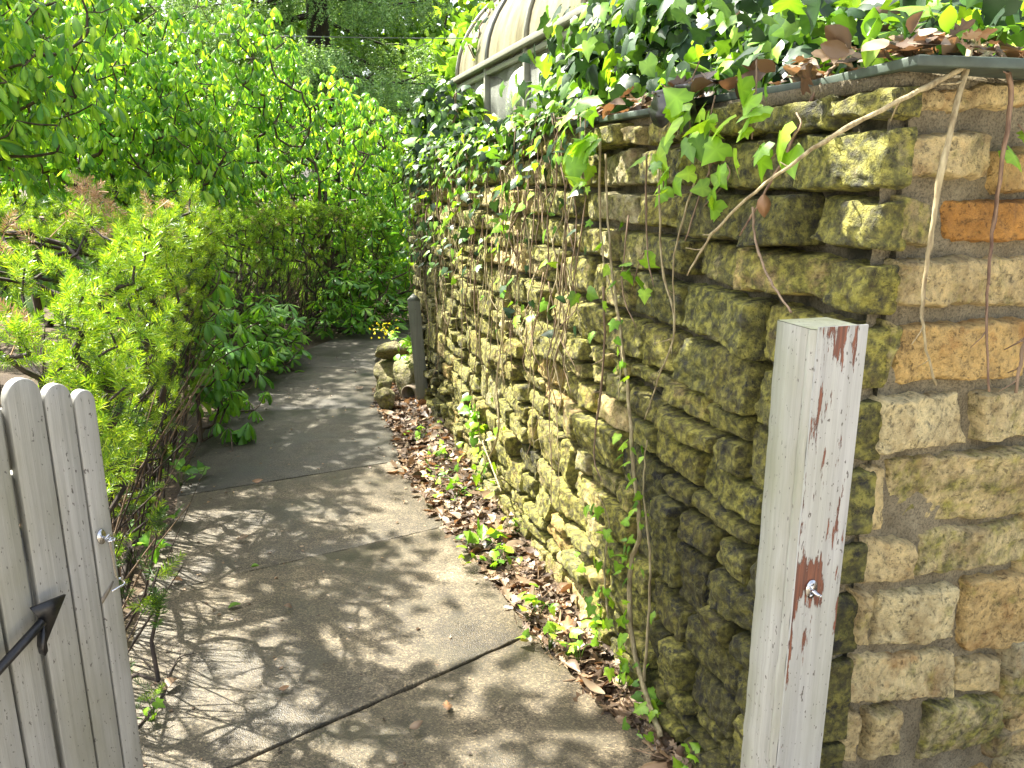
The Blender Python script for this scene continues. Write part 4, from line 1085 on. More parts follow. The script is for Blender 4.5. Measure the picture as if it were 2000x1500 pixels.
# ------------------------------------------------------------------ trees
def tree(name, label, base, h0, blobs, n, leafsize, leafmat, rng, trunk_r, per=14, spread=.35, group=None, tz=None, cat='tree', tpl=None, bz=-0.05):
    t = thing(name, label, cat, (base[0], base[1], 0), group)
    T = np.vstack([ell(int(n * w), c, r, rng, .45) for (c, r, w) in blobs])
    zz = np.linspace(bz, h0, 6); roots = np.array([(base[0] + .12 * fbm((z, 1, base[0]), .6, 2), base[1] + .12 * fbm((z, 5, base[1]), .6, 2), z) for z in zz])
    P, par, cnt = grow(roots, T, rng, -.2)
    m = MB(); m.tube(np.vstack([catmull(roots, 5)]), np.linspace(trunk_r, trunk_r * .7, 26), 10); m.build('trunk', M_BARK, t, smooth=True)
    par[:6] = -1
    m = MB(); d, idx = skeleton(m, P, par, cnt, trunk_r * .045, rng, .42, .12, 5, trunk_r * .55); m.build('limbs', M_BARK, t)
    pos = np.repeat(T, per, axis=0) + rng.normal(0, spread, (len(T) * per, 3)) * np.array([1, 1, .7])
    y = rng.normal(0, 1, pos.shape); y[:, 2] -= .5
    m = MB(); put(m, tpl or OVAL, pos, y, rng.normal(0, .7, pos.shape) + np.array([0, 0, 1]), leafsize * rng.uniform(.6, 1.3, len(pos)), rng); m.build('crown', leafmat, t)
    return t
rng = np.random.default_rng(21)
G4 = 'pale green trees far behind'
tree('background_tree', 'far pale green tree filling the gap left of the spruce trunk', (-9.5, 26), 5, [((-9.5, 26, 6.5), (5.5, 3.5, 5.5), 1)], 420, .36, M_FARLEAF, rng, .28, 26, .6, G4)
tree('background_tree', 'bright sunlit tree just left of the greenhouse roof at the top edge', (-1.2, 28), 5, [((-1.2, 28, 6.8), (5.0, 3.5, 5.8), 1)], 420, .34, M_FARLEAF, rng, .28, 26, .6, G4)
tree('background_tree', 'green tree seen through the greenhouse panes', (5.5, 19), 4, [((5.5, 19, 5.0), (4.2, 3, 4.4), 1)], 380, .28, M_FARLEAF, rng, .24, 26, .5, G4, bz=1.7)
tree('background_tree', 'green tree behind the near end of the greenhouse at the right', (10.5, 14), 4, [((10.5, 14, 5.0), (4.0, 3, 4.0), 1)], 380, .26, M_FARLEAF, rng, .24, 26, .5, G4, bz=1.7)
tree('background_tree', 'leafy tree behind the tall shrubs at the far left', (-12.5, 15.5), 4, [((-12.5, 15.5, 4.6), (4.2, 3, 4.4), 1)], 400, .30, M_FARLEAF, rng, .24, 26, .5, G4)
tree('background_tree', 'leafy tree behind the bend of the path', (1.5, 20.5), 3, [((1.0, 20.5, 3.0), (3.6, 2.4, 3.0), 1)], 330, .28, M_FARLEAF, rng, .2, 24, .5, G4)
# the tree whose crown hangs above the path and throws the dappled shade; its trunk stands among the shrubs
SH = lambda p, h: np.array([p[0] + SUN_DIR[0] / SUN_DIR[2] * h, p[1] + SUN_DIR[1] / SUN_DIR[2] * h, h])
blobs = []
for (gx, gy, h, r, w) in ((-1.4, 6.2, 5.6, .9, .17), (-1.5, 5.0, 5.2, .65, .22), (-1.3, 7.6, 5.8, .9, .13), (-.75, 3.05, 4.3, .42, .08), (-.1, 2.0, 4.2, .30, .04), (-1.2, 4.2, 4.8, .45, .10)):
    c = SH((gx, gy), h); blobs.append((tuple(c), (r, r, .35), w))
for (tx, ty, tz, h, r, w) in ((.42, 1.2, .75, 3.2, .28, .15), (.45, 1.22, 1.25, 3.4, .24, .12), (.55, 1.75, .8, 3.5, .36, .22), (.5, 1.95, .3, 3.6, .28, .12), (.55, 1.8, 1.3, 3.7, .28, .10), (.4, 2.3, .5, 3.9, .22, .06), (-.55, 5.6, .9, 4.4, .5, .16)):  # extra crown clumps aimed along the sun to shade post and wall
    c = SH((tx, ty), h) + np.array([-SUN_DIR[0] / SUN_DIR[2] * tz, -SUN_DIR[1] / SUN_DIR[2] * tz, 0]); blobs.append((tuple(c), (r, r, .25), w))
tree('shade_tree', 'slender tree with dark trunk among the shrubs, its crown shading the path', (-6.3, 7.6), 4.2, blobs, 300, .12, M_BUCK, rng, .09, 9, .17)

# spruce
def spruce(base, H, rmax, rng):
    t = thing('spruce_tree', 'dark spruce with drooping grey-green sprays behind the shrubs', 'spruce', (*base, 0))
    m = MB(); m.tube([(base[0], base[1], z) for z in np.linspace(-.05, H, 14)], np.linspace(.27, .03, 14), 10); m.build('trunk', M_BARKD, t, smooth=True)
    br0, br1, r0, r1 = [], [], [], []; pos, dr = [], []
    z = 1.6
    while z < H - .5:
        for k in range(rng.integers(4, 7)):
            a = rng.uniform(0, 2 * math.pi); L = rmax * (1 - z / H) ** .75 * rng.uniform(.8, 1.1)
            o = np.array([math.cos(a), math.sin(a), 0]); p = np.array([base[0], base[1], z]); last = p
            nseg = 7
            for s in range(1, nseg + 1):
                f = s / nseg; q = p + o * L * f + np.array([0, 0, -.30 * L * f + .18 * L * f ** 3]) + rng.normal(0, .03, 3)
                br0.append(last); br1.append(q); r0.append(.035 * (1 - f) + .008); r1.append(.035 * (1 - f) + .005)
                if f > .25:
                    for _ in range(8):
                        side = np.array([-o[1], o[0], 0]) * rng.choice([-1, 1]); w = rng.uniform(0, .5) * (1.1 - f * .6)
                        b = last + (q - last) * rng.random() + side * w + np.array([0, 0, -.05 * w]); ln = rng.uniform(.22, .5)
                        for j in range(2):
                            pos.append(b + np.array([0, 0, -.16 * j])); dr.append(norm(side * .35 + o * .35 + np.array([0, 0, -1.0 + .35 * (j == 0)])) * 1.0)
                last = q
        z += rng.uniform(.28, .42)
    m = MB(); edges_mesh(m, np.array(br0), np.array(br1), np.array(r0), np.array(r1), 4); m.build('branches', M_BARKD, t)
    pos = np.array(pos); dr = np.array(dr) + rng.normal(0, .2, pos.shape)
    m = MB(); put(m, SPRT, pos, dr, rng.normal(0, 1, pos.shape), rng.uniform(.22, .42, len(pos)), rng); m.build('needles', M_SPRUCE, t)
spruce((-3.15, 14.0), 11.0, 3.6, np.random.default_rng(3))

# ------------------------------------------------------------------ ivy
def ivy(name, label, loc, pos, nrm, size, rng, mat, stems=None, cat='ivy', droop=.8, tpl=None, group=None, stemmat=None):
    t = thing(name, label, cat, loc, group)
    pos = np.asarray(pos); nrm = np.asarray(nrm, float)
    y = np.array([0, 0, -droop]) + rng.normal(0, .5, pos.shape) + nrm * .35
    nn = norm(nrm) * .8 + np.array([0, 0, .55]) + rng.normal(0, .42, pos.shape)
    m = MB()
    mats = mat if isinstance(mat, list) else [mat]
    pick = rng.random(len(pos))
    for i, mm in enumerate(mats):
        q = (pick >= i / len(mats)) & (pick < (i + 1) / len(mats)) if len(mats) > 1 else np.ones(len(pos), bool)
        if q.any(): put(m, tpl or IVY, pos[q], y[q], nn[q], np.broadcast_to(size, (len(pos),))[q] * rng.uniform(.6, 1.3, q.sum()), rng, i)
    m.build('leaves', mats, t, smooth=True)
    if stems:
        m = MB()
        for pts, r in stems: m.tube(pts, r, 5)
        m.build('stems', stemmat or M_TWIGB, t, smooth=True)
    return t
rng = np.random.default_rng(31)
nL3 = np.array([*N_L, 0]); nR3 = np.array([*N_R, 0])
# mass in front of the glass
off_g = np.dot(G0[:2] - CORNER, N_L)
sg0 = np.dot(G0[:2] - CORNER, D_L)
def wstem(s0, z0, s1, z1, off, r, n=8, jit=.03):
    k = np.linspace(0, 1, n)
    return (catmull([wl(s0 + (s1 - s0) * f + rng.normal(0, jit), z0 + (z1 - z0) * f, off + rng.normal(0, .01)) for f in k], 3), r)
OUT = [(1085, 195), (1098, 140), (1118, 95), (1140, 60), (1170, 22), (1200, -20), (1300, -60), (1395, -40), (1418, 10), (1434, 62), (1478, 66), (1500, 20), (1540, -40), (1700, -60)]
OSZ = []
for q in OUT:
    Pq = on_plane(*q, G0[:2] + N_L * .12, N_L); OSZ.append((np.dot(Pq[:2] - CORNER, D_L), min(Pq[2], 2.7)))
OSZ = np.array(sorted(OSZ))
pos = []; nr = []
while len(pos) < 2300:
    s = rng.uniform(OSZ[0, 0], OSZ[-1, 0]); z = rng.uniform(1.80, 2.75)
    top = np.interp(s, OSZ[:, 0], OSZ[:, 1]) - .04
    if z > top + .05 * fbm((s, z, 0), 3, 2): continue
    pos.append(wl(s, z, off_g + .05 + abs(rng.normal(0, .13)))); nr.append(nL3)
st = [wstem(rng.uniform(.7, 2.4), 1.8, rng.uniform(.7, 2.4), rng.uniform(2.1, 2.4), off_g + .06, .005) for _ in range(18)]
ivy('ivy_mass', 'dark ivy mass climbing the greenhouse panes in the top middle', tuple(wl(1.5, 1.8, off_g)), pos, nr, .068, rng, [M_IVYD, M_IVYD, M_IVYD, M_IVYL], st)
# bush at the far end
c = wl(4.85, 1.97, -.25); pos = ell(560, c, (.30, .34, .36), rng, .5); nr = norm(pos - c)
c2 = wl(4.3, 1.82, -.12); p2 = ell(170, c2, (.25, .5, .11), rng, .3); pos = np.vstack([pos, p2]); nr = np.vstack([nr, norm(p2 - c2)])
ivy('ivy_bush', 'ivy bush growing on the far end of the wall below the curved roof', (c[0], c[1], 1.75), pos, nr, .075, rng, [M_IVYD, M_IVYD, M_IVYL], [wstem(4.7 + rng.normal(0, .1), 1.75, 4.7 + rng.normal(0, .2), 2.2, -.25, .006) for _ in range(8)])
# trail on the far rim of the roof
A = np.array(arc(RIBS[0], 30, .02))[2:26]; B = np.array(arc(RIBS[1], 30, .02))[2:26]
path = A * .45 + B * .55 + rng.normal(0, .02, A.shape)
pos = np.repeat(path, 4, axis=0) + rng.normal(0, .04, (len(path) * 4, 3)); 
ivy('ivy_trail', 'thin ivy trail running up the curved end of the greenhouse roof', tuple(path[0]), pos, np.broadcast_to(nL3, pos.shape), .06, rng, [M_IVYD, M_IVYL], [(path, .006)], droop=.3)
# low young ivy on the terrace in front of the glass (middle)
pos = []; 
for _ in range(280):
    s = rng.uniform(1.9, 4.4); pos.append(wl(s, 1.82 + abs(rng.normal(0, .04)), -rng.uniform(.02, .45)))
ivy('ivy_carpet', 'bright young ivy carpet along the wall top below the panes', tuple(wl(3, 1.8, -.2)), pos, np.tile(nL3 * .4 + np.array([0, 0, .8]), (len(pos), 1)), .056, rng, [M_IVYL, M_IVYD, M_IVYL], [wstem(2 + .3 * k, 1.82, 2.6 + .3 * k, 1.83, -.1, .004) for k in range(6)], droop=.3)
# curtain over the coping
pos = []; nr = []
for _ in range(1250):
    s = 1.15 + 3.8 * rng.beta(1.4, 1.0); h = abs(rng.normal(0, .13)) if rng.random() < .66 else rng.uniform(0, .8)
    if rng.random() < .2: s = rng.uniform(1.25, 4.8); h = rng.uniform(-.03, .03)
    pos.append(wl(s, 1.84 - h, .06 + abs(rng.normal(0, .035)) * (1 if h > .05 else .3))); nr.append(nL3 if h > .05 else nL3 * .5 + np.array([0, 0, .7]))
st = []
for _ in range(46):
    s = rng.uniform(1.3, 4.9); st.append(wstem(s, 1.83, s + rng.normal(0, .12), 1.83 - rng.uniform(.2, .55), .075, rng.uniform(.0015, .0035), 7, .02))
ivy('ivy_curtain', 'ivy curtain spilling over the wall top and hanging down the stones', tuple(wl(3, 1.8, .05)), pos, nr, .044, rng, [M_IVYL, M_IVYD, M_IVYD], st)
# brighter hanging sprays nearer the corner, placed by where they hang
def spray(px, py, n, spread, sz, mat, label, off=.07, right=False, name='ivy_spray'):
    f = px_right if right else px_left
    pl_ = wr if right else wl
    s, z = f(px, py, off)
    pos = np.array([pl_(s + rng.normal(0, spread), z + rng.normal(0, spread), off + abs(rng.normal(0, .02))) for _ in range(n)])
    stt = [(catmull([pl_(s + rng.normal(0, .01), z + spread * 2.2, off - .01), pl_(s + rng.normal(0, .02), z + spread, off), pl_(s + rng.normal(0, .03), z - spread * 1.3, off + .01)], 4), .0018)]
    return ivy(name, label, tuple(pl_(s, z, off)), pos, np.broadcast_to(nR3 if right else nL3, pos.shape), sz, rng, mat, stt)
G5 = 'ivy sprays hanging below the coping'
spray(1130, 300, 9, .05, .075, M_IVYL, 'yellow-green ivy spray hanging left of the torn black membrane', .10)
spray(1150, 250, 9, .05, .07, M_IVYL, 'topmost bright ivy spray above the hanging yellow-green spray', .10)
spray(1300, 320, 10, .045, .055, M_IVYL, 'ivy spray hanging under the torn black membrane', .07)
spray(1380, 285, 12, .05, .055, M_IVYL, 'ivy spray of small leaves right of the torn black membrane', .07)
spray(1470, 215, 10, .045, .055, M_IVYL, 'ivy spray at the coping joint above the long slanting twig', .08)
spray(1545, 280, 5, .025, .055, M_IVYL, 'three-leaf ivy spray on the reddish twig', .10)
spray(1400, 370, 6, .03, .045, M_IVYL, 'small ivy spray low on the shaded stones near the corner', .05)
spray(1250, 540, 6, .03, .045, M_IVYL, 'ivy spray halfway up the sunlit wall', .06)
spray(1350, 215, 8, .05, .06, M_IVYL, 'ivy spray lying on the slate coping edge', .06)
# terrace leaves at the top right
pos = []; nr = []
for _ in range(420):
    s = rng.uniform(-.1, 1.25); d = rng.uniform(.08, .55); z = 1.84 + abs(rng.normal(0, .08)) + .1 * d
    pos.append(wl(s, z, -d)); nr.append(nL3 * .6 + np.array([0, 0, .6]))
for _ in range(260):
    s = rng.uniform(-.05, 1.3); d = rng.uniform(.12, .6); z = 1.84 + abs(rng.normal(0, .07)) + .22 * d
    pos.append(wr(s, z, -d)); nr.append(nR3 * .6 + np.array([0, 0, .6]))
ivy('ivy_bank', 'ivy bank behind the slate coping at the top right corner', tuple(wl(.2, 1.8, -.3)), pos, nr, .058, rng, [M_IVYD, M_IVYD, M_IVYL], [wstem(.1 + .2 * k, 1.82, .3 + .2 * k, 1.87, -.25, .004) for k in range(5)], droop=.4)
pos = []
for cx, cy in ((1770, 45), (1810, 60), (1865, 40), (1900, 70), (1915, 35), (1850, 80), (1960, 55), (1780, 80), (1990, 75), (1700, 80)):
    c = at_depth(cx, cy, 1.40)
    pos += [c + rng.normal(0, .016, 3) for _ in range(4)]
ivy('ivy_seedling', 'light green seedlings standing on the coping at the top right', tuple(at_depth(1850, 100, 1.42)), pos, np.tile([0, -.4, .8], (len(pos), 1)), .045, rng, M_IVYL, [([at_depth(cx, cy, 1.40), at_depth(cx * .7 + 560, 104, 1.42)], .0016) for cx, cy in ((1770, 45), (1810, 60), (1865, 40), (1900, 70), (1915, 35), (1780, 80), (1960, 55))], 'seedlings', .1, OVAL, None, M_GRASS)
spray(1990, 290, 3, .02, .06, M_IVYL, 'single green ivy spray at the right edge below the coping', .05, True)
# climbing plants from the ground
def climber(px_list, r, n, label, size=.036, off=.06, mat=None):
    pts = []
    for (x, y) in px_list:
        s, z = px_left(x, y, off); pts.append(wl(s, max(z, -.02), off + rng.normal(0, .006)))
    C = catmull(pts, 8); C = C + np.array([fbm((i * .35, 0, px_list[0][0]), 1, 2) for i in range(len(C))])[:, None] * np.array([*D_L, 0]) * .012
    k = rng.integers(0, len(C), n); pos = C[k] + rng.normal(0, .022, (n, 3)) + nL3 * .02
    return ivy('climbing_ivy', label, tuple(pts[0]), pos, np.broadcast_to(nL3, pos.shape), size, rng, mat or M_IVYL, [(C, np.linspace(r, r * .35, len(C)))], stemmat=M_TWIG, group='ivy plants climbing the wall')
climber([(1292, 1440), (1262, 1360), (1235, 1250), (1236, 1120), (1250, 1030), (1240, 900), (1228, 780), (1215, 640), (1190, 480), (1178, 300)], .010, 60, 'thick pale ivy stem climbing the wall from the leaf litter, bright leaves all along')
climber([(1258, 1330), (1262, 1220), (1268, 1090), (1255, 960), (1262, 860)], .0055, 8, 'thinner ivy stem close beside the thick pale stem')
climber([(1188, 1200), (1180, 1110), (1186, 1020), (1170, 960)], .004, 26, 'leafy ivy shoot left of the thick pale stem')
climber([(985, 960), (940, 860), (930, 810), (925, 790)], .005, 34, 'leafy ivy shoot rising from the litter near the short post', .05, .07)
climber([(930, 960), (975, 850), (970, 740), (985, 600), (960, 420)], .006, 12, 'pale ivy stem on the dark part of the wall right of the short post')
# bare hanging and climbing stems
def vine(name, label, pts, r, mat, group=None, cat='vine'):
    C = catmull(pts, 6); rr = np.interp(np.linspace(0, 1, len(C)), np.linspace(0, 1, len(r)), r)
    C[2:-1] += rng.normal(0, .0009, C[2:-1].shape)
    # small nodes along the twig
    rr = rr * .85 * (1 + .3 * (rng.random(len(C)) < .18))
    m = MB(); m.tube(C, rr, 7)
    if len(pts) > 2 and r[0] > .0034:                    # side shoots and knots
        for _ in range(5):
            i = rng.integers(2, len(C) - 2); dv = norm(C[i + 1] - C[i]); sd = norm(np.cross(dv, rng.normal(0, 1, 3))); ln = rng.uniform(.008, .05)
            m.tube([C[i], C[i] + (sd * .6 + dv * .5) * ln * .5, C[i] + (sd + dv * .6) * ln], [rr[i] * .6, rr[i] * .4, rr[i] * .25], 5)
    o = m.build(name, mat, None, tuple(pts[0]), smooth=True)
    return tag(o, label, cat, group)
D_ = lambda l: [at_depth(x, y, d) for x, y, d in l]
G6 = 'bare twigs hanging over the wall corner'
vine('hanging_twig', 'thickest pale twig hanging from the coping down the tan stones', D_([(1900, 70, 1.45), (1891, 112, 1.36), (1850, 280, 1.35), (1822, 430, 1.37), (1806, 560, 1.39), (1803, 650, 1.40), (1828, 752, 1.42)]), [.0066, .0062, .0055, .0045, .003, .002], M_TWIG, G6)
vine('hanging_twig', 'dark red knotty twig hanging at the right edge', D_([(1945, 90, 1.46), (1966, 130, 1.385), (1974, 200, 1.39), (1955, 330, 1.42), (1936, 480, 1.47), (1928, 620, 1.48), (1932, 765, 1.49)]), [.005, .0055, .005, .004, .003, .0022], M_TWIGR, G6)
vine('hanging_twig', 'long pale twig slanting down left across the corner stones', D_([(1938, 100, 1.42), (1900, 122, 1.35), (1830, 160, 1.34), (1720, 215, 1.34), (1610, 277, 1.38), (1475, 375, 1.46), (1390, 460, 1.55), (1342, 538, 1.6)]), [.0055, .0055, .005, .004, .003, .0018], M_TWIG, G6)
vine('hanging_twig', 'reddish twig curving down from the coping to the slanting twig', D_([(1680, 108, 1.75), (1630, 130, 1.62), (1575, 215, 1.6), (1530, 310, 1.62), (1480, 400, 1.66), (1445, 460, 1.70)]), [.004, .0042, .004, .003, .002], M_TWIGR, G6)
vine('hanging_twig', 'thin grey twig arching down left of the reddish twig', D_([(1490, 180, 1.98), (1450, 200, 1.9), (1415, 260, 1.88), (1375, 360, 1.9), (1338, 470, 1.95)]), [.004, .004, .0035, .0025, .002], M_TWIGB, G6)
vine('hanging_twig', 'thin brown twig ending on top of the gate post', D_([(1470, 405, 1.66), (1478, 480, 1.62), (1505, 550, 1.5), (1545, 610, 1.36)]), [.003, .003, .003, .002], M_TWIGB, G6)
vine('hanging_twig', 'short pink-brown twig holding a dead leaf under the coping', D_([(1720, 105, 1.62), (1690, 130, 1.57), (1665, 180, 1.56), (1640, 225, 1.56), (1627, 252, 1.56)]), [.003, .0028, .0026, .003], M_TWIGR, G6)
vine('hanging_twig', 'short brown twig tip at the right edge below the orange stone', D_([(2010, 640, 1.42), (1996, 690, 1.42), (1984, 768, 1.43)]), [.004, .004, .003], M_TWIGB, G6)
vine('lying_twig', 'pale twig lying along the coping at the top right', D_([(2030, 110, 1.66), (1960, 88, 1.66), (1920, 72, 1.68), (1760, 90, 1.72), (1600, 130, 1.9)]), [.006, .006, .005, .004], M_TWIGB, None, 'twig')
G7 = 'bare ivy stems on the wall face'
for k, (lst, r) in enumerate([([(1178, 270), (1172, 480), (1200, 640), (1215, 780)], .004), ([(1140, 380), (1120, 560), (1060, 760), (1020, 900)], .0028), ([(1262, 300), (1258, 480), (1275, 560)], .003),
        ([(1300, 330), (1296, 520), (1310, 640), (1285, 740), (1255, 820)], .0035), ([(1075, 500), (1045, 640), (1030, 700)], .0028), ([(1180, 560), (1175, 700), (1160, 880), (1175, 940)], .004), ([(1010, 400), (985, 540), (970, 640), (985, 760)], .0035),
        ([(945, 420), (925, 560), (930, 680), (915, 790)], .0035), ([(880, 380), (880, 560), (875, 640), (850, 720), (828, 790)], .003), ([(1355, 340), (1330, 500), (1318, 650)], .003), ([(1230, 420), (1225, 560), (1240, 640)], .0025),
        ([(905, 460), (900, 600), (905, 760)], .003), ([(1000, 420), (1010, 560), (1000, 660)], .003), ([(1100, 400), (1095, 540), (1080, 650)], .0028), ([(960, 470), (955, 640), (945, 760)], .0028)]):
    pts = []
    for (x, y) in lst:
        s, z = px_left(x, y, .07); pts.append(wl(s, max(z, 0.0), .07 + rng.normal(0, .01)))
    vine('bare_vine', 'thin bare pale brown ivy stem hanging down the sunlit mossy stones', pts, [r * 1.1, r, r * .8, r * .5], M_TWIGB if k % 3 else M_TWIG, G7)
for k in range(60):
    s = rng.uniform(1.3, 4.9); z0 = rng.uniform(1.2, 1.7); L_ = rng.uniform(.3, 1.0); n = 7
    ph = rng.uniform(0, 6)
    pts = [wl(s + .03 * math.sin(ph + i * 1.3) + .05 * (i / n) * rng.normal(), max(0, z0 - L_ * i / (n - 1)), .065 + .012 * rng.normal()) for i in range(n)]
    vine('bare_vine', 'thin bare pale brown ivy stem hanging down the sunlit mossy stones', pts, [.0032, .0028, .0024, .0012], M_TWIGB if k % 2 else M_TWIG, G7)

# ------------------------------------------------------------------ dead leaves
def dead(label, P, y, n, size, mat, rng, tpl=None, cat='leaf', group=None, name='dead_leaf'):
    m = MB(); put(m, [(tpl or OAK)[rng.integers(0, len(tpl or OAK))]], np.array([P]), np.array([y], float), np.array([n], float), size, rng)
    o = m.build(name, mat, None, tuple(P)); o.data.materials[0] = mat
    s = o.modifiers.new('thickness', 'SOLIDIFY'); s.thickness = 0.0006
    return tag(o, label, cat, group)
rng = np.random.default_rng(77)
dead('tan dead leaf hanging on a short twig under the coping', at_depth(1655, 215, 1.55), (0, 0, 1), (.3, -1, .1), .055, M_DEADP, rng, OAK)
dead('curled brown dead leaf caught where the reddish twig meets the slanting twig', at_depth(1492, 378, 1.6), (.1, 0, -1), (-.2, -1, .3), .048, M_DEADP, rng, OVAL)
dead('large amber dead leaf hanging by the greenhouse corner at the top', at_depth(1436, -10, 2.5), (-.2, 0, -1), (-.8, -.6, .2), .13, M_DEADP, rng, OVAL)
dead('large brown dead leaf standing among the ivy behind the coping', at_depth(1735, 75, 1.75), (-.2, 0, 1), (-.3, -1, .2), .10, M_DEAD, rng, OVAL)
dead('small orange dead leaf under the coping edge', at_depth(1440, 228, 1.95), (.6, 0, -.6), (-.3, -1, .4), .035, M_DEADP, rng, OVAL)
dead('pale folded dead leaf on the shaded stones', at_depth(1412, 290, 1.85), (-.7, 0, -.7), (-.3, -1, .3), .05, M_DEADP, rng, OAK)
dead('red-brown oak leaf lying alone on the near slab', on_z(872, 1370, .012), (.2, -1, .1), (0, 0, 1), .055, M_DEADP, rng, OAK, 'oak leaf', None, 'oak_leaf')
dead('large tan oak leaf at the foot of the wall in the litter', on_z(1108, 1240, .05), (.1, 1, .2), (-.3, -.2, 1), .095, M_DEADP, rng, OAK, 'oak leaf', None, 'oak_leaf')
dead('purple-brown wet leaf by the gate at the path edge', on_z(322, 1350, .012), (.3, 1, .1), (0, 0, 1), .06, M_DEAD, rng, OVAL)
dead('curled red leaf on the second joint of the path', on_z(493, 942, .015), (1, .1, .1), (.2, -.3, 1), .06, M_DEADP, rng, OVAL)
dead('curled brown leaf on the third slab', on_z(460, 1053, .015), (1, .2, .2), (.2, -.3, 1), .06, M_DEAD, rng, OAK)
dead('dark curled leaf near the frame bottom on the first slab', on_z(800, 1425, .015), (1, .5, .3), (.1, -.3, 1), .045, M_DEAD, rng, OVAL)
dead('small red leaf on the sunlit slab left of the dappled shade', on_z(545, 1348, .012), (1, .2, .2), (0, -.2, 1), .035, M_DEADP, rng, OVAL)
dead('small brown leaf in the shade of the second slab', on_z(570, 1188, .012), (-1, .2, .2), (0, -.2, 1), .035, M_DEAD, rng, OVAL)
dead('yellow-tan leaf by the hedge on the third slab', on_z(335, 1133, .012), (1, -.2, .1), (0, -.1, 1), .05, M_DEADP, rng, OVAL)
dead('green fresh leaf scrap lying on the second slab', on_z(445, 1187, .01), (1, .6, .1), (0, 0, 1), .05, M_IVYL, rng, OVAL, 'leaf', None, 'green_leaf')
dead('pale green leaf scrap lying near the middle joint', on_z(490, 1108, .01), (1, .1, .1), (0, 0, 1), .035, M_IVYL, rng, OVAL, 'leaf', None, 'green_leaf')

# litter : beyond counting
pos = []; 
ER = catmull(EDGE_R, 8)
while len(pos) < 2900:
    s = rng.uniform(.25, LEN_L + .1) ** 1.0; w = rng.random() ** .8
    wall_p = CORNER + D_L * s + N_L * .03; i = np.argmin(np.linalg.norm(ER - wall_p, axis=1)); e = ER[i]
    p = wall_p + (e - wall_p) * w * (1.02 + (.05 if rng.random() < .985 else .6) * rng.random())
    pos.append((*p, (-.02 + .035 * (1 - w) if np.dot(p - wall_p, p - wall_p) < np.dot(e - wall_p, e - wall_p) else .004) + abs(rng.normal(0, .008))))
pos = np.array(pos)
mb = MB(); y = rng.normal(0, 1, pos.shape); y[:, 2] *= .25
put(mb, OAK + OVAL, pos, y, np.array([0, 0, 1]) + rng.normal(0, .38, pos.shape), np.exp(rng.normal(-3.25, .5, len(pos))).clip(.012, .10), rng)
q_ = pos[rng.integers(0, len(pos), 420)]; dd_ = rng.normal(0, 1, q_.shape); dd_[:, 2] *= .12; dd_ = norm(dd_) * rng.uniform(.03, .10, (len(q_), 1))
edges_mesh(mb, q_ + (0, 0, .012), q_ + dd_ + (0, 0, .012), np.full(len(q_), .0016), np.full(len(q_), .0009), 4)
tag(mb.build('leaf_litter', M_DEAD), 'brown leaf litter lying along the foot of the wall', 'leaf litter', None, 'stuff')
pos = []
for _ in range(420):
    if rng.random() < .6: s = rng.uniform(-.1, 2.2); pos.append(wl(s, 1.815 + abs(rng.normal(0, .012)), .045 - abs(rng.normal(0, .09))))
    else: s = rng.uniform(0, 1.5); pos.append(wr(s, 1.815 + abs(rng.normal(0, .012)), .02 - abs(rng.normal(0, .07))))
pos = np.array(pos); y = rng.normal(0, 1, pos.shape); y[:, 2] *= .3
mb = MB(); put(mb, OAK + OVAL, pos, y, np.array([0, 0, 1]) + rng.normal(0, .5, pos.shape), rng.uniform(.03, .075, len(pos)), rng)
tag(mb.build('coping_litter', M_DEAD), 'brown dead leaves piled on the slate coping under the ivy', 'leaf litter', None, 'stuff')
# crumbs, needles and twigs on the path
pos = []; 
while len(pos) < 520:
    y_ = rng.uniform(1.4, 7.5); p, tg, nl = along(y_); w = (rng.random() ** 2.2) * 1.3
    pos.append((*(p - nl * w), .003))
pos = np.array(pos); y = rng.normal(0, 1, pos.shape); y[:, 2] = 0
mb = MB(); put(mb, OVAL, pos, y, np.array([0, 0, 1]) + rng.normal(0, .2, pos.shape), rng.uniform(.006, .022, len(pos)), rng)
tag(mb.build('path_crumbs', M_DEAD), 'small leaf crumbs scattered over the path slabs', 'leaf crumbs', None, 'stuff')
G8 = 'twigs lying on the path by the gate'
vine('fallen_twig', 'forked dark twig lying on the path beside the gate', [on_z(*q, .008) for q in ((270, 1420), (315, 1360), (330, 1320), (350, 1285), (385, 1275))], [.004, .0035, .003, .0015], M_BARKD, G8, 'twig')
vine('fallen_twig', 'thin dark twig crossing the forked twig beside the gate', [on_z(*q, .010) for q in ((278, 1285), (300, 1310), (318, 1330))], [.002, .002, .0012], M_BARKD, G8, 'twig')
vine('fallen_twig', 'pale curved twig at the path edge near the frame bottom', [on_z(*q, .008) for q in ((1230, 1460), (1290, 1480), (1330, 1500), (1380, 1560))], [.002, .002, .0015], M_TWIGB, G8, 'twig')
vine('fallen_twig', 'dark branch arching out of the hedge foot over the path edge', [np.array([-1.45, 2.45, .02]), on_z(255, 1195, .06), on_z(290, 1165, .10), on_z(300, 1130, .18)], [.006, .005, .004, .002], M_BARKD, G8, 'twig')
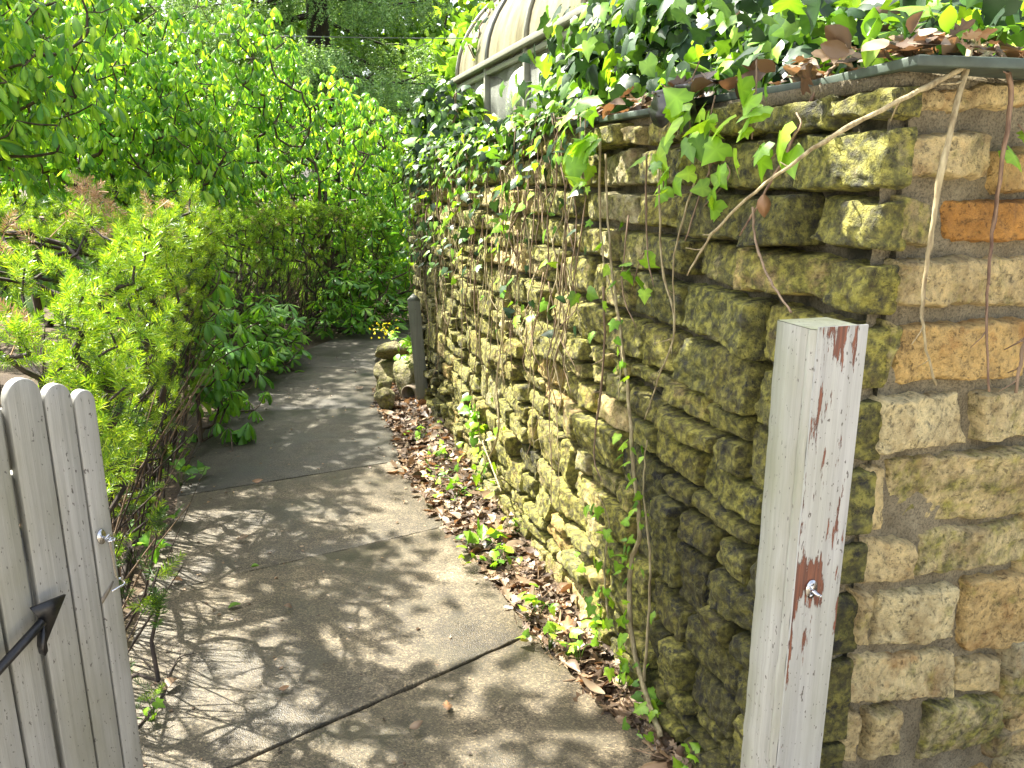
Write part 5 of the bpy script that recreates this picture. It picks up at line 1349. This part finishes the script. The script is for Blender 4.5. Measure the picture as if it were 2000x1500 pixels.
# ivy seedlings and weeds in the strip
G9 = 'small green ivy plants in the leaf litter'
def sprout(px, py, n, sp, sz, label, tpl=None, mat=None, h=.06):
    if mat is None: sz *= .84
    c = on_z(px, py, .03); pos = c + rng.normal(0, 1, (n, 3)) * np.array([sp, sp, .012]) + np.array([0, 0, h]) * rng.random((n, 1))
    st = [(catmull([np.array([c[0], c[1], -.03]), (p + c) / 2 + rng.normal(0, .006, 3), p], 3), .0013) for p in pos[:10]]
    return ivy('ivy_plant', label, (c[0], c[1], 0), pos, np.tile([0, -.1, 1.0], (n, 1)), sz, rng, mat or M_IVYL, st, 'weed', .15, tpl, G9, M_GRASS)
sprout(928, 1058, 10, .045, .085, 'round-leaved weed clump at the path edge, largest leaves of the strip', OVAL)
sprout(965, 1095, 16, .05, .045, 'ivy plant directly below the round-leaved weed clump')
sprout(1050, 1185, 9, .04, .05, 'ivy plant above the third joint in the leaf litter')
sprout(1072, 1250, 10, .035, .045, 'ivy plant just below the joint of the path')
sprout(1130, 1275, 9, .03, .045, 'ivy plant beside the large tan oak leaf')
sprout(1160, 1235, 8, .03, .045, 'ivy plant close to the wall right of the tan oak leaf')
sprout(1210, 1330, 8, .03, .045, 'ivy plant on the edge of the near slab')
sprout(1222, 1290, 5, .02, .045, 'ivy plant left of the foot of the thick pale stem')
sprout(1275, 1395, 11, .03, .05, 'bright ivy plant at the foot of the wall near the frame bottom')
sprout(1345, 1490, 6, .025, .04, 'ivy plant at the bottom edge beside the gate post')
sprout(1000, 1030, 9, .05, .05, 'ivy plant at the wall foot above the tan litter')
sprout(960, 940, 14, .06, .05, 'ivy plant at the wall foot in the shaded litter')
sprout(850, 930, 14, .07, .04, 'ivy plant in the litter near the second joint')
sprout(890, 960, 14, .07, .04, 'ivy plant in the middle of the shaded litter')
sprout(820, 850, 12, .07, .04, 'ivy plant in the litter in front of the short post')
sprout(870, 890, 12, .07, .04, 'ivy plant between the short post and the wall foot')
sprout(298, 1390, 6, .025, .035, 'tiny green seedling by the gate on the wet path edge')
# soft weeds below the hedge
for (x, y, n) in ((345, 880, 16), (300, 1010, 12), (262, 1080, 14), (350, 930, 14), (420, 790, 16), (560, 700, 18)):
    c = on_z(x, y, .02)
    sprout(x, y, n, .06, .06, {345: 'weeds under the hedge beside the fallen sprig', 300: 'weeds under the hedge above the third slab', 262: 'weeds under the hedge right of the gate hook', 350: 'weeds at the hedge foot by the second joint', 420: 'weeds at the hedge foot below the sucker shoots', 560: 'weeds at the hedge foot by the leafy mound'}[x], None, M_BUCKD)

# ------------------------------------------------------------------ rocks, pipe, flowering weed beside the short post
M_ROCK = plain('rough_rock', (0.23, 0.215, 0.16), .85, 0, .4, 14)
def rock(label, c, size, seed, rot, cuts=14):
    rg = np.random.default_rng(seed)
    import bmesh
    bm = bmesh.new(); bmesh.ops.create_icosphere(bm, subdivisions=4, radius=1)
    planes = [(norm(rg.normal(0, 1, 3)), rg.uniform(.5, .85)) for _ in range(cuts)]
    for v in bm.verts:
        p = np.array(v.co)
        for n_, d_ in planes:
            k = np.dot(p, n_)
            if k > d_: p = p - n_ * (k - d_)
        p = p * np.array(size) * .62
        p = p + norm(p) * (.012 * fbm(p + seed, 9, 4) + .006 * fbm(p + seed, 30, 3))
        v.co = p
    V = np.array([v.co for v in bm.verts]); F = np.array([[v.index for v in f.verts] for f in bm.faces]); bm.free()
    ca, sa = math.cos(rot), math.sin(rot); V = V @ np.array([[ca, -sa, 0], [sa, ca, 0], [0, 0, 1]]).T
    V[:, 2] -= V[:, 2].min() * .85
    m = MB(); mo = np.clip(.1 + .5 * norm(V)[:, 2], 0, .45)
    m.add(V + np.array(c), [F], 0, np.column_stack([np.full(len(V), .9), np.full(len(V), .22), np.zeros(len(V)), np.ones(len(V))]))
    return tag(m.build('rock', M_STONE, None, tuple(c)), label, 'rock', 'rocks heaped beside the short post')
def gp_(px, py, up=0): p = on_z(px, py, 0); p[2] = up; return p
rock('largest grey rock with a pale slanted face leaning against the short post', gp_(790, 775, -.02) + np.array([0.02, .08, 0]), (.27, .25, .34), 4, .3, 9)
rock('yellow mossy rock nearest the camera at the path edge', gp_(756, 795, -.02), (.17, .16, .15), 12, .8)
rock('small dark rock left of the mossy rock at the path edge', gp_(750, 770, -.02), (.16, .17, .16), 19, .1)
rock('tan flat-topped rock behind the largest grey rock', gp_(775, 738, .16), (.34, .22, .15), 31, .2, 8)
rock('hidden grey rock carrying the tan flat-topped rock', gp_(775, 738, -.03), (.34, .26, .24), 55, .9)
pipe_c = gp_(803, 782, .055) + np.array([.01, .03, 0])
m = MB(); ax_ = norm(np.array([-.45, -1, .0])); s_ = np.cross(ax_, [0, 0, 1])
ringo = lambda rad, off: [pipe_c + ax_ * off + s_ * rad * math.cos(t) + np.array([0, 0, rad * math.sin(t)]) for t in np.linspace(0, 2 * math.pi, 24, endpoint=False)]
rings = [ringo(.060, -.25), ringo(.060, .03), ringo(.066, .03), ringo(.066, .06), ringo(.056, .06), ringo(.052, -.20)]
V = np.vstack(rings); F = [(k * 24 + i, k * 24 + (i + 1) % 24, (k + 1) * 24 + (i + 1) % 24, (k + 1) * 24 + i) for k in range(5) for i in range(24)]
m.add(V, F); tag(m.build('drain_pipe', M_PIPE, None, tuple(pipe_c), smooth=False), 'open brown drain pipe end half hidden behind the short post', 'pipe')
fl = thing('flowering_weed', 'weed with yellow flowers leaning out over the rocks', 'weed', tuple(gp_(800, 720, .2)))
st = catmull([gp_(835, 735, .25), at_depth(800, 668, 6.1), at_depth(770, 655, 6.0), at_depth(748, 645, 5.95)], 6)
m = MB(); m.tube(st, np.linspace(.009, .004, len(st)), 6); m.build('stem', leaf_material('pale_stem', [(0, (.3, .4, .2)), (1, (.4, .5, .28))]), fl, smooth=True)
h = at_depth(748, 642, 5.95); pos = h + rng.normal(0, 1, (46, 3)) * np.array([.045, .04, .032])
m = MB(); put(m, OVAL, pos, rng.normal(0, 1, pos.shape), rng.normal(0, 1, pos.shape) + np.array([0, 0, .6]), .022, rng); m.build('flowers', M_FLOWER, fl)
pos = np.vstack([at_depth(790, 680, 6.05) + rng.normal(0, .04, (14, 3)), at_depth(838, 690, 6.3) + rng.normal(0, .03, (5, 3)), at_depth(768, 656, 6.0) + rng.normal(0, .02, (5, 3))])
m = MB(); put(m, IVY, pos, rng.normal(0, 1, pos.shape), np.array([-.3, -.3, 1]) + rng.normal(0, .3, pos.shape), .06, rng); m.build('leaves', M_IVYL, fl)

# ------------------------------------------------------------------ wires, far ground cover
for k, (x0, y0, d0, x1, y1, d1, lb) in enumerate([(120, 8, 12, 700, -4, 14, 'upper overhead wire crossing in front of the spruce trunk'), (430, 58, 11, 960, 72, 14, 'lower overhead wire running from the shrubs to the greenhouse')]):
    a_, b_ = at_depth(x0, y0, d0), at_depth(x1, y1, d1); a_, b_ = a_ + (a_ - b_) * .6, b_ + (b_ - a_) * .15
    m = MB(); m.tube([a_ + (b_ - a_) * t - np.array([0, 0, .25 * t * (1 - t)]) for t in np.linspace(0, 1, 14)], .008, 5)
    tag(m.build('overhead_wire', M_WIRE, None, tuple(a_), smooth=True), lb, 'wire', 'overhead wires')
rg = np.random.default_rng(99)
pos = np.column_stack([rg.uniform(-16, 3, 9000), rg.uniform(9.5, 30, 9000), np.full(9000, -.05)])
pos = pos[~((pos[:, 0] > -1.8) & (pos[:, 1] < 12.5))]
y = rg.normal(0, .5, pos.shape); y[:, 2] = 1
mb = MB(); put(mb, [leaf for leaf in OVAL], pos, y, rg.normal(0, 1, pos.shape), rg.uniform(.12, .35, len(pos)), rg)
tag(mb.build('ground_cover', M_GRASS), 'green ground cover under the far trees', 'ground cover', None, 'stuff')
